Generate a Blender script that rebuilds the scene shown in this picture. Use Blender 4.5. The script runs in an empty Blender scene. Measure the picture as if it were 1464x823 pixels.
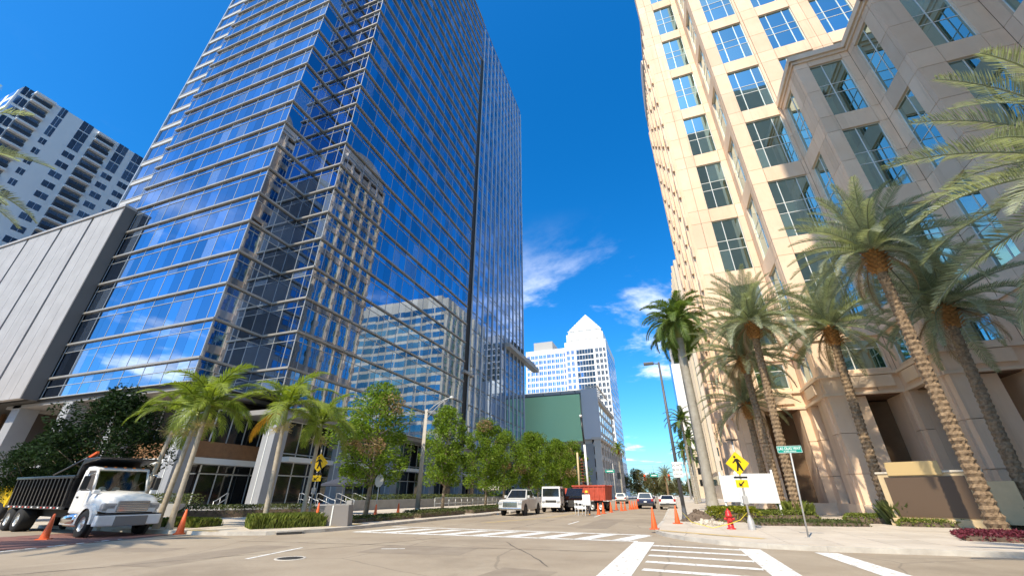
import bpy, bmesh, math, random
from mathutils import Vector, Matrix, Quaternion
R = math.radians
random.seed(7)
S = bpy.context.scene
COL = S.collection

# ------------------------------------------------------------------ camera
FPX, CX, CY = 575.0, 732.0, 411.5            # focal length / centre in photo pixels
PITCH = math.atan(294 / 575.0)
YAW = math.atan(233 / 575.0 * math.cos(PITCH))
CH = 1.6
cam = bpy.data.cameras.new('camera'); camo = bpy.data.objects.new('camera', cam); COL.objects.link(camo)
cam.sensor_width = 36; cam.sensor_fit = 'HORIZONTAL'; cam.lens = 36 * FPX / 1464
cam.clip_start = .1; cam.clip_end = 6000
camo.location = (0, 0, CH); camo.rotation_euler = (math.pi / 2 + PITCH, 0, YAW)
S.camera = camo

# ------------------------------------------------------------------ sky, sun, exposure
SUN_AZ, SUN_EL = R(-11), R(50)               # sun behind the camera, a little to the left of the street axis
SDIR = Vector((math.sin(SUN_AZ) * math.cos(SUN_EL), -math.cos(SUN_AZ) * math.cos(SUN_EL), math.sin(SUN_EL)))
W = bpy.data.worlds.new('World'); S.world = W; W.use_nodes = True
nt = W.node_tree; nt.nodes.clear()
def N(t, **k):
    n = nt.nodes.new(t)
    for a, b in k.items(): setattr(n, a, b)
    return n
def LK(a, b): nt.links.new(a, b)
out = N('ShaderNodeOutputWorld'); bg = N('ShaderNodeBackground'); LK(bg.outputs[0], out.inputs[0])
sky = N('ShaderNodeTexSky', sky_type='NISHITA', sun_disc=False)
sky.sun_elevation = SUN_EL; sky.sun_rotation = R(180) - SUN_AZ
sky.altitude = 0; sky.air_density = 1.0; sky.dust_density = 1.0; sky.ozone_density = 3.0
hs = N('ShaderNodeHueSaturation'); hs.inputs['Saturation'].default_value = 1.20; hs.inputs['Value'].default_value = 1.0
tint = N('ShaderNodeMix', data_type='RGBA', blend_type='MULTIPLY'); tint.inputs['Factor'].default_value = 1; tint.inputs['B'].default_value = (.66, .93, 1.16, 1)
LK(sky.outputs[0], tint.inputs['A']); LK(tint.outputs['Result'], hs.inputs['Color'])
tc = N('ShaderNodeTexCoord'); sep = N('ShaderNodeSeparateXYZ'); LK(tc.outputs['Generated'], sep.inputs[0])
def math_(op, a, b=None, clamp=False):
    n = N('ShaderNodeMath', operation=op, use_clamp=clamp)
    for i, v in enumerate((a, b)):
        if v is None: continue
        if isinstance(v, (int, float)): n.inputs[i].default_value = v
        else: LK(v, n.inputs[i])
    return n.outputs[0]
zc = math_('ABSOLUTE', sep.outputs['Z']); za = math_('ADD', zc, .10)
comb = N('ShaderNodeCombineXYZ'); LK(math_('DIVIDE', sep.outputs['X'], za), comb.inputs[0]); LK(math_('DIVIDE', sep.outputs['Y'], za), comb.inputs[1])
cn = N('ShaderNodeTexNoise'); cn.inputs['Scale'].default_value = 1.15; cn.inputs['Detail'].default_value = 9; cn.inputs['Roughness'].default_value = .62
cn.inputs['Distortion'].default_value = .25
mp = N('ShaderNodeMapping'); mp.inputs['Location'].default_value = (1.45, 8.65, 0); LK(comb.outputs[0], mp.inputs[0]); LK(mp.outputs[0], cn.inputs['Vector'])
mr = N('ShaderNodeMapRange', interpolation_type='SMOOTHSTEP'); mr.inputs['From Min'].default_value = .50; mr.inputs['From Max'].default_value = .70; LK(cn.outputs['Fac'], mr.inputs['Value'])
me = N('ShaderNodeMapRange', interpolation_type='SMOOTHSTEP'); me.inputs['From Min'].default_value = .25; me.inputs['From Max'].default_value = .62
me.inputs['To Min'].default_value = 1; me.inputs['To Max'].default_value = .0; LK(sep.outputs['Z'], me.inputs['Value'])
cf = math_('MULTIPLY', mr.outputs[0], me.outputs[0]); cf = math_('MULTIPLY', cf, .9)
mix = N('ShaderNodeMix', data_type='RGBA'); LK(cf, mix.inputs['Factor']); LK(hs.outputs[0], mix.inputs['A']); mix.inputs['B'].default_value = (11.5, 11.0, 10.4, 1)
LK(mix.outputs['Result'], bg.inputs['Color']); bg.inputs['Strength'].default_value = .112
sun = bpy.data.lights.new('sun', 'SUN'); suno = bpy.data.objects.new('sun', sun); COL.objects.link(suno)
sun.energy = 3.0; sun.angle = R(.53); sun.color = (1, .88, .68)
suno.rotation_euler = SDIR.to_track_quat('Z', 'Y').to_euler(); suno.location = (30, -60, 90)
vs = S.view_settings; vs.view_transform = 'Standard'; vs.look = 'None'; vs.exposure = 1.0; vs.gamma = 1; vs.use_curve_mapping = False
S.render.resolution_x = 1024; S.render.resolution_y = 575

# ------------------------------------------------------------------ pixel helpers (directions only)
_fw = Vector((-math.sin(YAW) * math.cos(PITCH), math.cos(YAW) * math.cos(PITCH), math.sin(PITCH)))
_rt = Vector((math.cos(YAW), math.sin(YAW), 0)); _up = _rt.cross(_fw)
def ray(x, y): return _fw + _rt * ((x - CX) / FPX) - _up * ((y - CY) / FPX)
def G(x, y, z=0.0):
    d = ray(x, y); t = (z - CH) / d.z; return Vector((d.x * t, d.y * t, z))
def AZ(x, y, dist):
    "point at horizontal distance dist along the pixel's ray"
    d = ray(x, y); h = math.hypot(d.x, d.y); return Vector((d.x / h * dist, d.y / h * dist, CH + d.z / h * dist))
def proj(p):
    v = Vector(p) - Vector((0, 0, CH)); w = v.dot(_fw)
    if w < .5: return None
    return CX + FPX * v.dot(_rt) / w, CY - FPX * v.dot(_up) / w

# ------------------------------------------------------------------ materials
MATS = {}
def mat(name, rgb, rough=.6, metal=0.0, var=0.0, vscale=3.0, bump=0.0, bscale=40.0, island=0.0, spec=.5, coat=0.0,
        translucent=0.0, tilt=0.0, rgb2=None, detail=6, emit=None, trans=0.0):
    if name in MATS: return MATS[name]
    m = bpy.data.materials.new(name); m.use_nodes = True; t = m.node_tree; b = t.nodes['Principled BSDF']
    m.diffuse_color = (*rgb, 1)
    L = t.links.new
    b.inputs['Base Color'].default_value = (*rgb, 1); b.inputs['Roughness'].default_value = rough; b.inputs['Metallic'].default_value = metal
    b.inputs['Specular IOR Level'].default_value = spec; b.inputs['Coat Weight'].default_value = coat; b.inputs['Coat Roughness'].default_value = .05
    b.inputs['Transmission Weight'].default_value = trans
    geo = t.nodes.new('ShaderNodeNewGeometry'); oi = t.nodes.new('ShaderNodeObjectInfo')
    col = None
    if rgb2 is not None or var > 0:
        nz = t.nodes.new('ShaderNodeTexNoise'); nz.inputs['Scale'].default_value = vscale; nz.inputs['Detail'].default_value = detail; nz.inputs['Roughness'].default_value = .62
        L(geo.outputs['Position'], nz.inputs['Vector'])
        rr = t.nodes.new('ShaderNodeMapRange'); rr.inputs['From Min'].default_value = .32; rr.inputs['From Max'].default_value = .68; L(nz.outputs['Fac'], rr.inputs['Value'])
        mx = t.nodes.new('ShaderNodeMix'); mx.data_type = 'RGBA'; L(rr.outputs[0], mx.inputs['Factor'])
        a = rgb if rgb2 is not None else tuple(c * (1 - var) for c in rgb); bb = rgb2 if rgb2 is not None else tuple(min(1, c * (1 + var)) for c in rgb)
        mx.inputs['A'].default_value = (*a, 1); mx.inputs['B'].default_value = (*bb, 1); col = mx.outputs['Result']
    if island > 0:
        ad = t.nodes.new('ShaderNodeMath'); ad.operation = 'ADD'; L(geo.outputs['Random Per Island'], ad.inputs[0]); L(oi.outputs['Random'], ad.inputs[1])
        fr = t.nodes.new('ShaderNodeMath'); fr.operation = 'FRACT'; L(ad.outputs[0], fr.inputs[0])
        r2 = t.nodes.new('ShaderNodeMapRange'); r2.inputs['To Min'].default_value = 1 - island; r2.inputs['To Max'].default_value = 1 + island; L(fr.outputs[0], r2.inputs['Value'])
        hv = t.nodes.new('ShaderNodeHueSaturation'); L(r2.outputs[0], hv.inputs['Value'])
        if col: L(col, hv.inputs['Color'])
        else: hv.inputs['Color'].default_value = (*rgb, 1)
        col = hv.outputs[0]
    if col: L(col, b.inputs['Base Color'])
    nrm = None
    if tilt > 0:
        ad = t.nodes.new('ShaderNodeMath'); ad.operation = 'ADD'; L(geo.outputs['Random Per Island'], ad.inputs[0]); L(oi.outputs['Random'], ad.inputs[1])
        wn = t.nodes.new('ShaderNodeTexWhiteNoise'); wn.noise_dimensions = '1D'; L(ad.outputs[0], wn.inputs['W'])
        sb = t.nodes.new('ShaderNodeVectorMath'); sb.operation = 'SUBTRACT'; L(wn.outputs['Color'], sb.inputs[0]); sb.inputs[1].default_value = (.5, .5, .5)
        sc = t.nodes.new('ShaderNodeVectorMath'); sc.operation = 'SCALE'; L(sb.outputs[0], sc.inputs[0]); sc.inputs['Scale'].default_value = tilt
        n3 = t.nodes.new('ShaderNodeTexNoise'); n3.inputs['Scale'].default_value = .35; n3.inputs['Detail'].default_value = 1; L(geo.outputs['Position'], n3.inputs['Vector'])
        s3 = t.nodes.new('ShaderNodeVectorMath'); s3.operation = 'SUBTRACT'; L(n3.outputs['Color'], s3.inputs[0]); s3.inputs[1].default_value = (.5, .5, .5)
        c3 = t.nodes.new('ShaderNodeVectorMath'); c3.operation = 'SCALE'; L(s3.outputs[0], c3.inputs[0]); c3.inputs['Scale'].default_value = tilt * 1.6
        a2 = t.nodes.new('ShaderNodeVectorMath'); L(sc.outputs[0], a2.inputs[0]); L(c3.outputs[0], a2.inputs[1])
        a3 = t.nodes.new('ShaderNodeVectorMath'); L(geo.outputs['Normal'], a3.inputs[0]); L(a2.outputs[0], a3.inputs[1])
        nn = t.nodes.new('ShaderNodeVectorMath'); nn.operation = 'NORMALIZE'; L(a3.outputs[0], nn.inputs[0]); nrm = nn.outputs[0]
        L(nrm, b.inputs['Normal'])
    if bump > 0:
        n2 = t.nodes.new('ShaderNodeTexNoise'); n2.inputs['Scale'].default_value = bscale; n2.inputs['Detail'].default_value = 4; L(geo.outputs['Position'], n2.inputs['Vector'])
        bp = t.nodes.new('ShaderNodeBump'); bp.inputs['Strength'].default_value = bump; bp.inputs['Distance'].default_value = .02; L(n2.outputs['Fac'], bp.inputs['Height']); L(bp.outputs[0], b.inputs['Normal'])
    if emit:
        b.inputs['Emission Color'].default_value = (*emit[0], 1); b.inputs['Emission Strength'].default_value = emit[1]
    if translucent > 0:
        o = t.nodes['Material Output']; tr = t.nodes.new('ShaderNodeBsdfTranslucent'); mm = t.nodes.new('ShaderNodeMixShader'); mm.inputs[0].default_value = translucent
        tr.inputs['Color'].default_value = (*[min(1, c * 1.6) for c in rgb], 1)
        if col:
            g2 = t.nodes.new('ShaderNodeMix'); g2.data_type = 'RGBA'; g2.blend_type = 'MULTIPLY'; g2.inputs['Factor'].default_value = 1; L(col, g2.inputs['A']); g2.inputs['B'].default_value = (1.7, 1.8, .9, 1); L(g2.outputs['Result'], tr.inputs['Color'])
        L(b.outputs[0], mm.inputs[1]); L(tr.outputs[0], mm.inputs[2]); L(mm.outputs[0], o.inputs[0])
    MATS[name] = m
    return m

asphalt = mat('asphalt', (.30, .238, .17), .9, rgb2=(.39, .322, .238), vscale=.35, bump=.35, bscale=60, detail=12)
concrete = mat('concrete', (.50, .43, .35), .85, rgb2=(.60, .53, .44), vscale=.6, bump=.2, bscale=30, detail=10)
slab_m = mat('slab_concrete', (.50, .43, .35), .85, rgb2=(.60, .53, .44), vscale=.6, bump=.2, bscale=30, detail=10, island=.06)
kerbm = mat('kerb_concrete', (.42, .38, .33), .85, rgb2=(.60, .56, .49), vscale=1.7, bump=.3, bscale=20)
paint = mat('road_paint', (.66, .65, .61), .7, rgb2=(.86, .85, .82), vscale=5, detail=12)
ypaint = mat('yellow_paint', (.62, .40, .10), .7, rgb2=(.52, .42, .25), vscale=2, detail=10)
brickm = mat('brick_paver', (.17, .07, .055), .85, rgb2=(.24, .12, .09), vscale=9, detail=8)
soil = mat('soil', (.10, .07, .05), .95, rgb2=(.19, .14, .10), vscale=4, bump=.6, bscale=15)
earth = mat('earth', (.20, .20, .15), .95, rgb2=(.13, .16, .08), vscale=.1)
stone = mat('cream_stone', (.81, .575, .395), .75, rgb2=(.86, .645, .47), vscale=.45, island=.11, detail=8)
stone_core = mat('stone_joint', (.20, .115, .065), .9)
stone_trim = mat('stone_trim', (.78, .60, .44), .7, var=.06, vscale=1.2)
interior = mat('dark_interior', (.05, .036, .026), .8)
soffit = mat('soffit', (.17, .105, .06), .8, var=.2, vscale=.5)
white_frame = mat('white_frame', (.74, .74, .70), .45)
bronze = mat('anodised_frame', (.40, .37, .325), .42, metal=.3, var=.1, vscale=.4)
silver = mat('silver_frame', (.52, .52, .50), .38, metal=.35)
glass_blue = mat('blue_glass', (.31, .40, .54), .02, metal=1.0, island=.26, tilt=.003)
glass_low = mat('clear_glass', (.35, .42, .45), .03, metal=1.0, island=.2, tilt=.006)
glass_teal = mat('teal_glass', (.33, .50, .52), .02, metal=1.0, island=.12, tilt=.004)
glass_band = mat('green_glass', (.16, .32, .33), .05, metal=.85, island=.25, tilt=.008)
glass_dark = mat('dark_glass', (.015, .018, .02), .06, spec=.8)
glass_condo = mat('condo_glass', (.26, .46, .80), .05, metal=.9, island=.35, tilt=.02)
white_wall = mat('white_wall', (.88, .86, .82), .8, var=.03, vscale=.2)
grey_panel = mat('grey_metal_panel', (.36, .335, .315), .6, rgb2=(.43, .405, .385), vscale=.4)
grey_dark = mat('dark_reveal', (.05, .047, .043), .8)
col_grey = mat('column_grey', (.33, .33, .335), .6, var=.05, vscale=.6)
wood_band = mat('wood_band', (.25, .125, .055), .6, var=.15, vscale=2)
concrete_dark = mat('plaza_concrete', (.26, .25, .24), .85, rgb2=(.34, .33, .31), vscale=1.2, detail=8)
black_paint = mat('black_paint', (.012, .012, .013), .35, coat=.4)
tyre_m = mat('tyre', (.018, .018, .018), .9)
rim_m = mat('rim_steel', (.62, .62, .60), .35, metal=.5)
chrome = mat('chrome', (.7, .7, .7), .12, metal=1)
car_white = mat('car_white', (.78, .77, .74), .34, coat=.4, var=.07, vscale=2.2)
car_silver = mat('car_silver', (.60, .58, .54), .34, coat=.4, metal=.2, var=.08, vscale=2)
car_navy = mat('car_navy', (.02, .035, .09), .25, coat=.8)
car_black = mat('car_black', (.015, .015, .016), .25, coat=.8)
truck_red = mat('truck_red', (.52, .09, .05), .5, var=.2, vscale=2)
tail_red = mat('tail_red', (.45, .02, .015), .3)
amber = mat('amber', (.75, .22, .03), .3)
lamp_glass = mat('headlight_glass', (.62, .63, .64), .1, metal=.5)
orange = mat('cone_orange', (.72, .115, .02), .55, var=.1, vscale=8)
cone_white = mat('cone_white', (.85, .83, .80), .5)
galv = mat('galvanised', (.50, .49, .47), .5, metal=.3, var=.08, vscale=4)
pole_grey = mat('pole_grey', (.10, .10, .105), .5, var=.1, vscale=3)
sign_yellow = mat('sign_yellow', (.86, .58, .01), .45)
sign_black = mat('sign_black', (.012, .011, .01), .5)
sign_green = mat('sign_green', (.0, .31, .24), .45)
sign_white = mat('sign_white', (.86, .85, .82), .5)
board_white = mat('board_white', (.88, .88, .86), .6)
hydrant_red = mat('hydrant_red', (.62, .03, .03), .4, var=.1, vscale=9)
mon_stone = mat('monument_stone', (.62, .47, .27), .8, var=.08, vscale=2)
mon_plaque = mat('monument_plaque', (.56, .40, .18), .7)
mon_panel = mat('monument_panel', (.115, .072, .042), .6)
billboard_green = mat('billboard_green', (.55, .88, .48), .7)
billboard_grey = mat('billboard_grey', (.62, .62, .64), .7)
umbrella_m = mat('umbrella_cloth', (.05, .055, .075), .8)
leaf_tree = mat('leaf_tree', (.115, .185, .018), .5, island=.45, translucent=.38, rgb2=(.18, .25, .03), vscale=.9, spec=.2)
leaf_shaded = mat('leaf_shaded', (.016, .034, .010), .75, island=.45, translucent=.2, spec=.15)  # shade over the tree behind the truck, put into its leaf colour
leaf_dry = mat('leaf_dry', (.30, .20, .11), .7, island=.3, translucent=.3)
leaf_far = mat('leaf_far', (.085, .105, .03), .6, island=.4, translucent=.25, rgb2=(.16, .13, .06), vscale=.25, spec=.2)
leaf_hedge = mat('leaf_hedge', (.13, .17, .03), .5, island=.45, translucent=.3, rgb2=(.20, .22, .05), vscale=2, spec=.2)
leaf_hedge_dark = mat('leaf_hedge_dark', (.06, .085, .025), .55, island=.45, translucent=.25, rgb2=(.11, .12, .04), vscale=1.3, spec=.2)
leaf_red = mat('leaf_red', (.15, .03, .045), .5, island=.45, translucent=.25, spec=.2)
leaf_croton = mat('leaf_croton', (.30, .26, .02), .5, island=.5, translucent=.3, rgb2=(.10, .16, .02), vscale=5, spec=.2)
frond_date = mat('frond_date', (.235, .26, .165), .5, island=.4, translucent=.3, rgb2=(.32, .34, .24), vscale=.8)
frond_green = mat('frond_green', (.15, .20, .02), .6, island=.3, translucent=.35, rgb2=(.23, .28, .04), vscale=.9)
frond_royal = mat('frond_royal', (.085, .14, .025), .6, island=.35, translucent=.3, rgb2=(.14, .20, .045), vscale=.6)
frond_yellow = mat('frond_yellow', (.62, .34, .02), .5, island=.25, translucent=.3)
rachis_m = mat('rachis', (.28, .25, .10), .55)
bark = mat('bark', (.20, .15, .10), .9, rgb2=(.31, .25, .18), vscale=6, bump=.5, bscale=25)
palm_bark = mat('palm_bark', (.14, .09, .05), .9, rgb2=(.36, .25, .15), vscale=7, bump=.5, bscale=30)
boots_m = mat('palm_boots', (.26, .11, .03), .8, rgb2=(.46, .24, .07), vscale=9)
grey_trunk = mat('grey_trunk', (.30, .27, .22), .85, rgb2=(.40, .37, .31), vscale=2.5, bump=.3, bscale=15)
pale_trunk = mat('pale_trunk', (.36, .30, .22), .85, rgb2=(.50, .43, .34), vscale=4, bump=.3, bscale=20)
shaft_m = mat('crownshaft', (.22, .25, .07), .5, var=.15, vscale=3)
flower_m = mat('flower_stalk', (.52, .42, .16), .7, island=.2)
rust = mat('rust', (.22, .08, .04), .8, var=.3, vscale=4)
skin_m = mat('skin', (.45, .26, .17), .6)
vest_m = mat('vest', (.75, .30, .03), .7)
jean_m = mat('jeans', (.05, .06, .10), .8)
hat_yellow = mat('hat_yellow', (.85, .55, .02), .4)
tape_yellow = mat('tape_yellow', (.80, .62, .04), .5)
rock_m = mat('broken_concrete', (.50, .44, .36), .9, island=.25, var=.15, vscale=3)
fence_m = mat('rail_steel', (.62, .62, .60), .35, metal=.5)


def wear(m, layers):
    "multiply darker / lighter wear patterns (scale, lo, hi, dark colour, amount, stretch) onto a material's base colour"
    t = m.node_tree; L = t.links.new; b = t.nodes['Principled BSDF']; src = b.inputs['Base Color'].links[0].from_socket
    geo = t.nodes.new('ShaderNodeNewGeometry')
    for sc, lo, hi, colr, amt, stretch, kind in layers:
        mp_ = t.nodes.new('ShaderNodeMapping'); mp_.inputs['Scale'].default_value = stretch; L(geo.outputs['Position'], mp_.inputs[0])
        if kind == 'noise':
            n = t.nodes.new('ShaderNodeTexNoise'); n.inputs['Scale'].default_value = sc; n.inputs['Detail'].default_value = 9; n.inputs['Roughness'].default_value = .65; L(mp_.outputs[0], n.inputs['Vector']); v = n.outputs['Fac']
        else:
            nd = t.nodes.new('ShaderNodeTexNoise'); nd.inputs['Scale'].default_value = sc * 2; nd.inputs['Detail'].default_value = 5; L(mp_.outputs[0], nd.inputs['Vector'])
            va = t.nodes.new('ShaderNodeVectorMath'); va.operation = 'MULTIPLY_ADD'; L(nd.outputs['Color'], va.inputs[0]); va.inputs[1].default_value = (.9, .9, .9); L(mp_.outputs[0], va.inputs[2])
            n = t.nodes.new('ShaderNodeTexVoronoi'); n.feature = 'DISTANCE_TO_EDGE'; n.inputs['Scale'].default_value = sc; L(va.outputs[0], n.inputs['Vector']); v = n.outputs['Distance']
        mr_ = t.nodes.new('ShaderNodeMapRange'); mr_.interpolation_type = 'SMOOTHSTEP'; mr_.inputs['From Min'].default_value = lo; mr_.inputs['From Max'].default_value = hi; L(v, mr_.inputs['Value'])
        mr_.inputs['To Max'].default_value = amt if kind == 'noise' else 0; mr_.inputs['To Min'].default_value = 0 if kind == 'noise' else amt
        mx = t.nodes.new('ShaderNodeMix'); mx.data_type = 'RGBA'; L(mr_.outputs[0], mx.inputs['Factor']); L(src, mx.inputs['A']); mx.inputs['B'].default_value = (*colr, 1); src = mx.outputs['Result']
    L(src, b.inputs['Base Color'])
wear(asphalt, [(.22, .50, .66, (.22, .175, .125), .55, (1, 1, 1), 'noise'), (.9, .56, .70, (.40, .335, .25), .5, (1, .35, 1), 'noise'), (14, .55, .72, (.20, .16, .12), .45, (1, 1, 1), 'noise'), (1.3, .64, .74, (.12, .10, .08), .7, (.5, 1.6, 1), 'noise'), (.16, .002, .006, (.16, .13, .10), .45, (1, 1, 1), 'crack')])
wear(slab_m, [(.5, .52, .70, (.40, .33, .26), .5, (1, 1, 1), 'noise'), (9, .56, .72, (.44, .36, .28), .4, (1, 1, 1), 'noise'), (1.7, .66, .75, (.30, .20, .14), .5, (1, 1, 1), 'noise')])
wear(concrete, [(.5, .52, .70, (.40, .33, .26), .5, (1, 1, 1), 'noise'), (9, .56, .72, (.44, .36, .28), .4, (1, 1, 1), 'noise'), (1.7, .66, .75, (.30, .20, .14), .5, (1, 1, 1), 'noise'), (.30, .002, .008, (.27, .21, .16), .7, (1, 1, 1), 'crack')])
wear(paint, [(7, .53, .62, (.38, .315, .235), .85, (1, 1, 1), 'noise'), (1.1, .58, .72, (.52, .46, .38), .6, (1, 1, 1), 'noise')])
wear(stone, [(.5, .52, .72, (.60, .42, .28), .5, (2.4, 2.4, .16), 'noise'), (.12, .50, .68, (.68, .50, .36), .35, (1, 1, 1), 'noise'), (3.5, .58, .74, (.62, .45, .31), .35, (1, 1, .4), 'noise')])
wear(grey_panel, [(.8, .52, .72, (.30, .28, .26), .5, (2.5, 2.5, .12), 'noise')])
def blinds(m, thr, metal_lo):
    t = m.node_tree; L = t.links.new; b = t.nodes['Principled BSDF']; geo = t.nodes.new('ShaderNodeNewGeometry'); oi = t.nodes.new('ShaderNodeObjectInfo')
    a = t.nodes.new('ShaderNodeMath'); L(geo.outputs['Random Per Island'], a.inputs[0]); L(oi.outputs['Random'], a.inputs[1])
    w = t.nodes.new('ShaderNodeTexWhiteNoise'); w.noise_dimensions = '1D'; L(a.outputs[0], w.inputs['W'])
    g = t.nodes.new('ShaderNodeMapRange'); g.inputs['From Min'].default_value = thr; g.inputs['From Max'].default_value = 1; g.inputs['To Min'].default_value = 1; g.inputs['To Max'].default_value = metal_lo; L(w.outputs['Value'], g.inputs['Value']); L(g.outputs[0], b.inputs['Metallic'])
blinds(glass_blue, .86, .70); blinds(glass_teal, .7, .8)

# ------------------------------------------------------------------ mesh builder
class MB:
    def __init__(s): s.v = []; s.f = []; s.sm = []
    def add(s, vs, fs, smooth=False):
        o = len(s.v); s.v += [tuple(p) for p in vs]
        for f in fs: s.f.append(tuple(i + o for i in f)); s.sm.append(smooth)
        return s
    def box(s, x0, x1, y0, y1, z0, z1):
        vs = [(x, y, z) for z in (z0, z1) for y in (y0, y1) for x in (x0, x1)]
        return s.add(vs, [(0, 2, 3, 1), (4, 5, 7, 6), (0, 1, 5, 4), (2, 6, 7, 3), (0, 4, 6, 2), (1, 3, 7, 5)])
    def obox(s, m, sx, sy, sz):
        "box of size sx,sy,sz centred on the matrix m"
        vs = [m @ Vector((x * sx / 2, y * sy / 2, z * sz / 2)) for z in (-1, 1) for y in (-1, 1) for x in (-1, 1)]
        return s.add(vs, [(0, 2, 3, 1), (4, 5, 7, 6), (0, 1, 5, 4), (2, 6, 7, 3), (0, 4, 6, 2), (1, 3, 7, 5)])
    def tube(s, pts, rad, n=8, cap=True, smooth=True):
        pts = [Vector(p) for p in pts]; rs = rad if isinstance(rad, (list, tuple)) else [rad] * len(pts)
        vs = []; fs = []; prev = None
        for i, p in enumerate(pts):
            d = (pts[min(i + 1, len(pts) - 1)] - pts[max(i - 1, 0)]).normalized()
            a = Vector((0, 0, 1)) if abs(d.z) < .95 else Vector((1, 0, 0))
            u = d.cross(a).normalized() if prev is None else (prev - d * prev.dot(d)).normalized()
            prev = u; w = d.cross(u)
            vs += [p + (u * math.cos(2 * math.pi * k / n) + w * math.sin(2 * math.pi * k / n)) * rs[i] for k in range(n)]
        for i in range(len(pts) - 1):
            for k in range(n):
                a = i * n + k; b = i * n + (k + 1) % n; fs.append((a, b, b + n, a + n))
        s.add(vs, fs, smooth)
        if cap:
            o = len(s.v) - len(vs); s.f.append(tuple(o + k for k in reversed(range(n)))); s.sm.append(False)
            s.f.append(tuple(o + (len(pts) - 1) * n + k for k in range(n))); s.sm.append(False)
        return s
    def lathe(s, prof, n=16, c=(0, 0, 0), smooth=True, axis='z'):
        vs = []; fs = []
        for r, h in prof:
            for k in range(n):
                a = 2 * math.pi * k / n; p = (r * math.cos(a), r * math.sin(a), h)
                if axis == 'y': p = (p[0], p[2], p[1])
                if axis == 'x': p = (p[2], p[0], p[1])
                vs.append((p[0] + c[0], p[1] + c[1], p[2] + c[2]))
        for i in range(len(prof) - 1):
            for k in range(n):
                a = i * n + k; b = i * n + (k + 1) % n
                fs.append((a, b, b + n, a + n) if axis != 'y' else (a, a + n, b + n, b))
        return s.add(vs, fs, smooth)
    def prism(s, poly, z0, z1):
        n = len(poly); vs = [(x, y, z0) for x, y in poly] + [(x, y, z1) for x, y in poly]
        return s.add(vs, [tuple(reversed(range(n))), tuple(range(n, 2 * n))] + [(i, (i + 1) % n, (i + 1) % n + n, i + n) for i in range(n)])
    def side(s, poly, y0, y1, inset=0):
        "profile in x,z extruded along y (closed solid)"
        n = len(poly); vs = [(x, y0, z) for x, z in poly] + [(x, y1, z) for x, z in poly]
        return s.add(vs, [tuple(range(n)), tuple(reversed(range(n, 2 * n)))] + [(i, i + n, (i + 1) % n + n, (i + 1) % n) for i in range(n)])
    def sheet(s, poly, z): 
        return s.add([(x, y, z) for x, y in poly], [tuple(range(len(poly)))])
    def mesh(s, name, material, bevel=0):
        me_ = bpy.data.meshes.new(name); me_.from_pydata(s.v, [], s.f)
        me_.polygons.foreach_set('use_smooth', s.sm)
        if bevel > 0:
            bm = bmesh.new(); bm.from_mesh(me_); bmesh.ops.recalc_face_normals(bm, faces=bm.faces)
            ed = [e for e in bm.edges if len(e.link_faces) == 2 and e.calc_face_angle(0) > .5]
            bmesh.ops.bevel(bm, geom=ed, offset=bevel, segments=2, affect='EDGES', profile=.6, clamp_overlap=True); bm.to_mesh(me_); bm.free()
        me_.materials.append(material); me_.update(); return me_
    def build(s, name, material, parent=None, bevel=0, kind=None):
        return link(name, s.mesh(name, material, bevel), parent, kind)

def wmat(o):
    m = Matrix.LocRotScale(o.location, o.rotation_euler, o.scale)
    return (wmat(o.parent) @ o.matrix_parent_inverse @ m) if o.parent else m
def link(name, me_, parent=None, kind=None, local=False):
    "link a mesh; with a parent its coordinates are WORLD ones unless local"
    o = bpy.data.objects.new(name, me_); COL.objects.link(o)
    if parent:
        o.parent = parent
        if not local: o.matrix_parent_inverse = wmat(parent).inverted()
    if kind: o['kind'] = kind
    return o
def tag(o, label, cat, group=None):
    o['label'] = label; o['category'] = cat
    if group: o['group'] = group
    return o
def thing(name, label, cat, loc=(0, 0, 0), group=None, rz=0):
    o = bpy.data.objects.new(name, None); COL.objects.link(o); o.location = loc; o.rotation_euler = (0, 0, rz)
    o.empty_display_size = .3
    return tag(o, label, cat, group)
def struct(name, mb, m): 
    o = mb.build(name, m); o['kind'] = 'structure'; return o
def copy_tree(o, parent=None):
    c = o.copy(); COL.objects.link(c)
    if parent: c.parent = parent
    for ch in list(o.children): copy_tree(ch, c)
    return c
def place(o, loc, rz=0, sc=1.0, label=None):
    o.location = loc; o.rotation_euler = (0, 0, rz); o.scale = (sc, sc, sc) if not isinstance(sc, tuple) else sc
    if label: o['label'] = label
    return o

_unit = {}
def unit(m):
    if m.name not in _unit: _unit[m.name] = MB().box(-.5, .5, -.5, .5, -.5, .5).mesh('piece', m)
    return _unit[m.name]
NRM = {'y-': Vector((0, -1, 0)), 'x-': Vector((-1, 0, 0)), 'x+': Vector((1, 0, 0))}
def fext(face, u0, u1, n0, n1, z0, z1):
    "extents of an axis-aligned box on a facade: u along it, n outwards from its plane"
    k, c = face
    if k == 'y-': return (u0, u1, c - n1, c - n0, z0, z1)
    if k == 'x-': return (c - n1, c - n0, u0, u1, z0, z1)
    return (c + n0, c + n1, u0, u1, z0, z1)
def parea(e, nrm):
    x0, x1, y0, y1, z0, z1 = e; c = Vector(((x0 + x1) / 2, (y0 + y1) / 2, (z0 + z1) / 2))
    if nrm is not None and nrm.dot(Vector((0, 0, CH)) - c) <= 0: return 0
    ps = [proj((x, y, z)) for x in (x0, x1) for y in (y0, y1) for z in (z0, z1)]
    if any(p is None for p in ps): return 0
    c2 = proj(c)
    if not (-20 < c2[0] < 1484 and -20 < c2[1] < 843): return 0
    q = [min(max(p[0], 0), 1464) for p in ps]; r = [min(max(p[1], 0), 823) for p in ps]
    return (max(q) - min(q)) * (max(r) - min(r))
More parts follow.
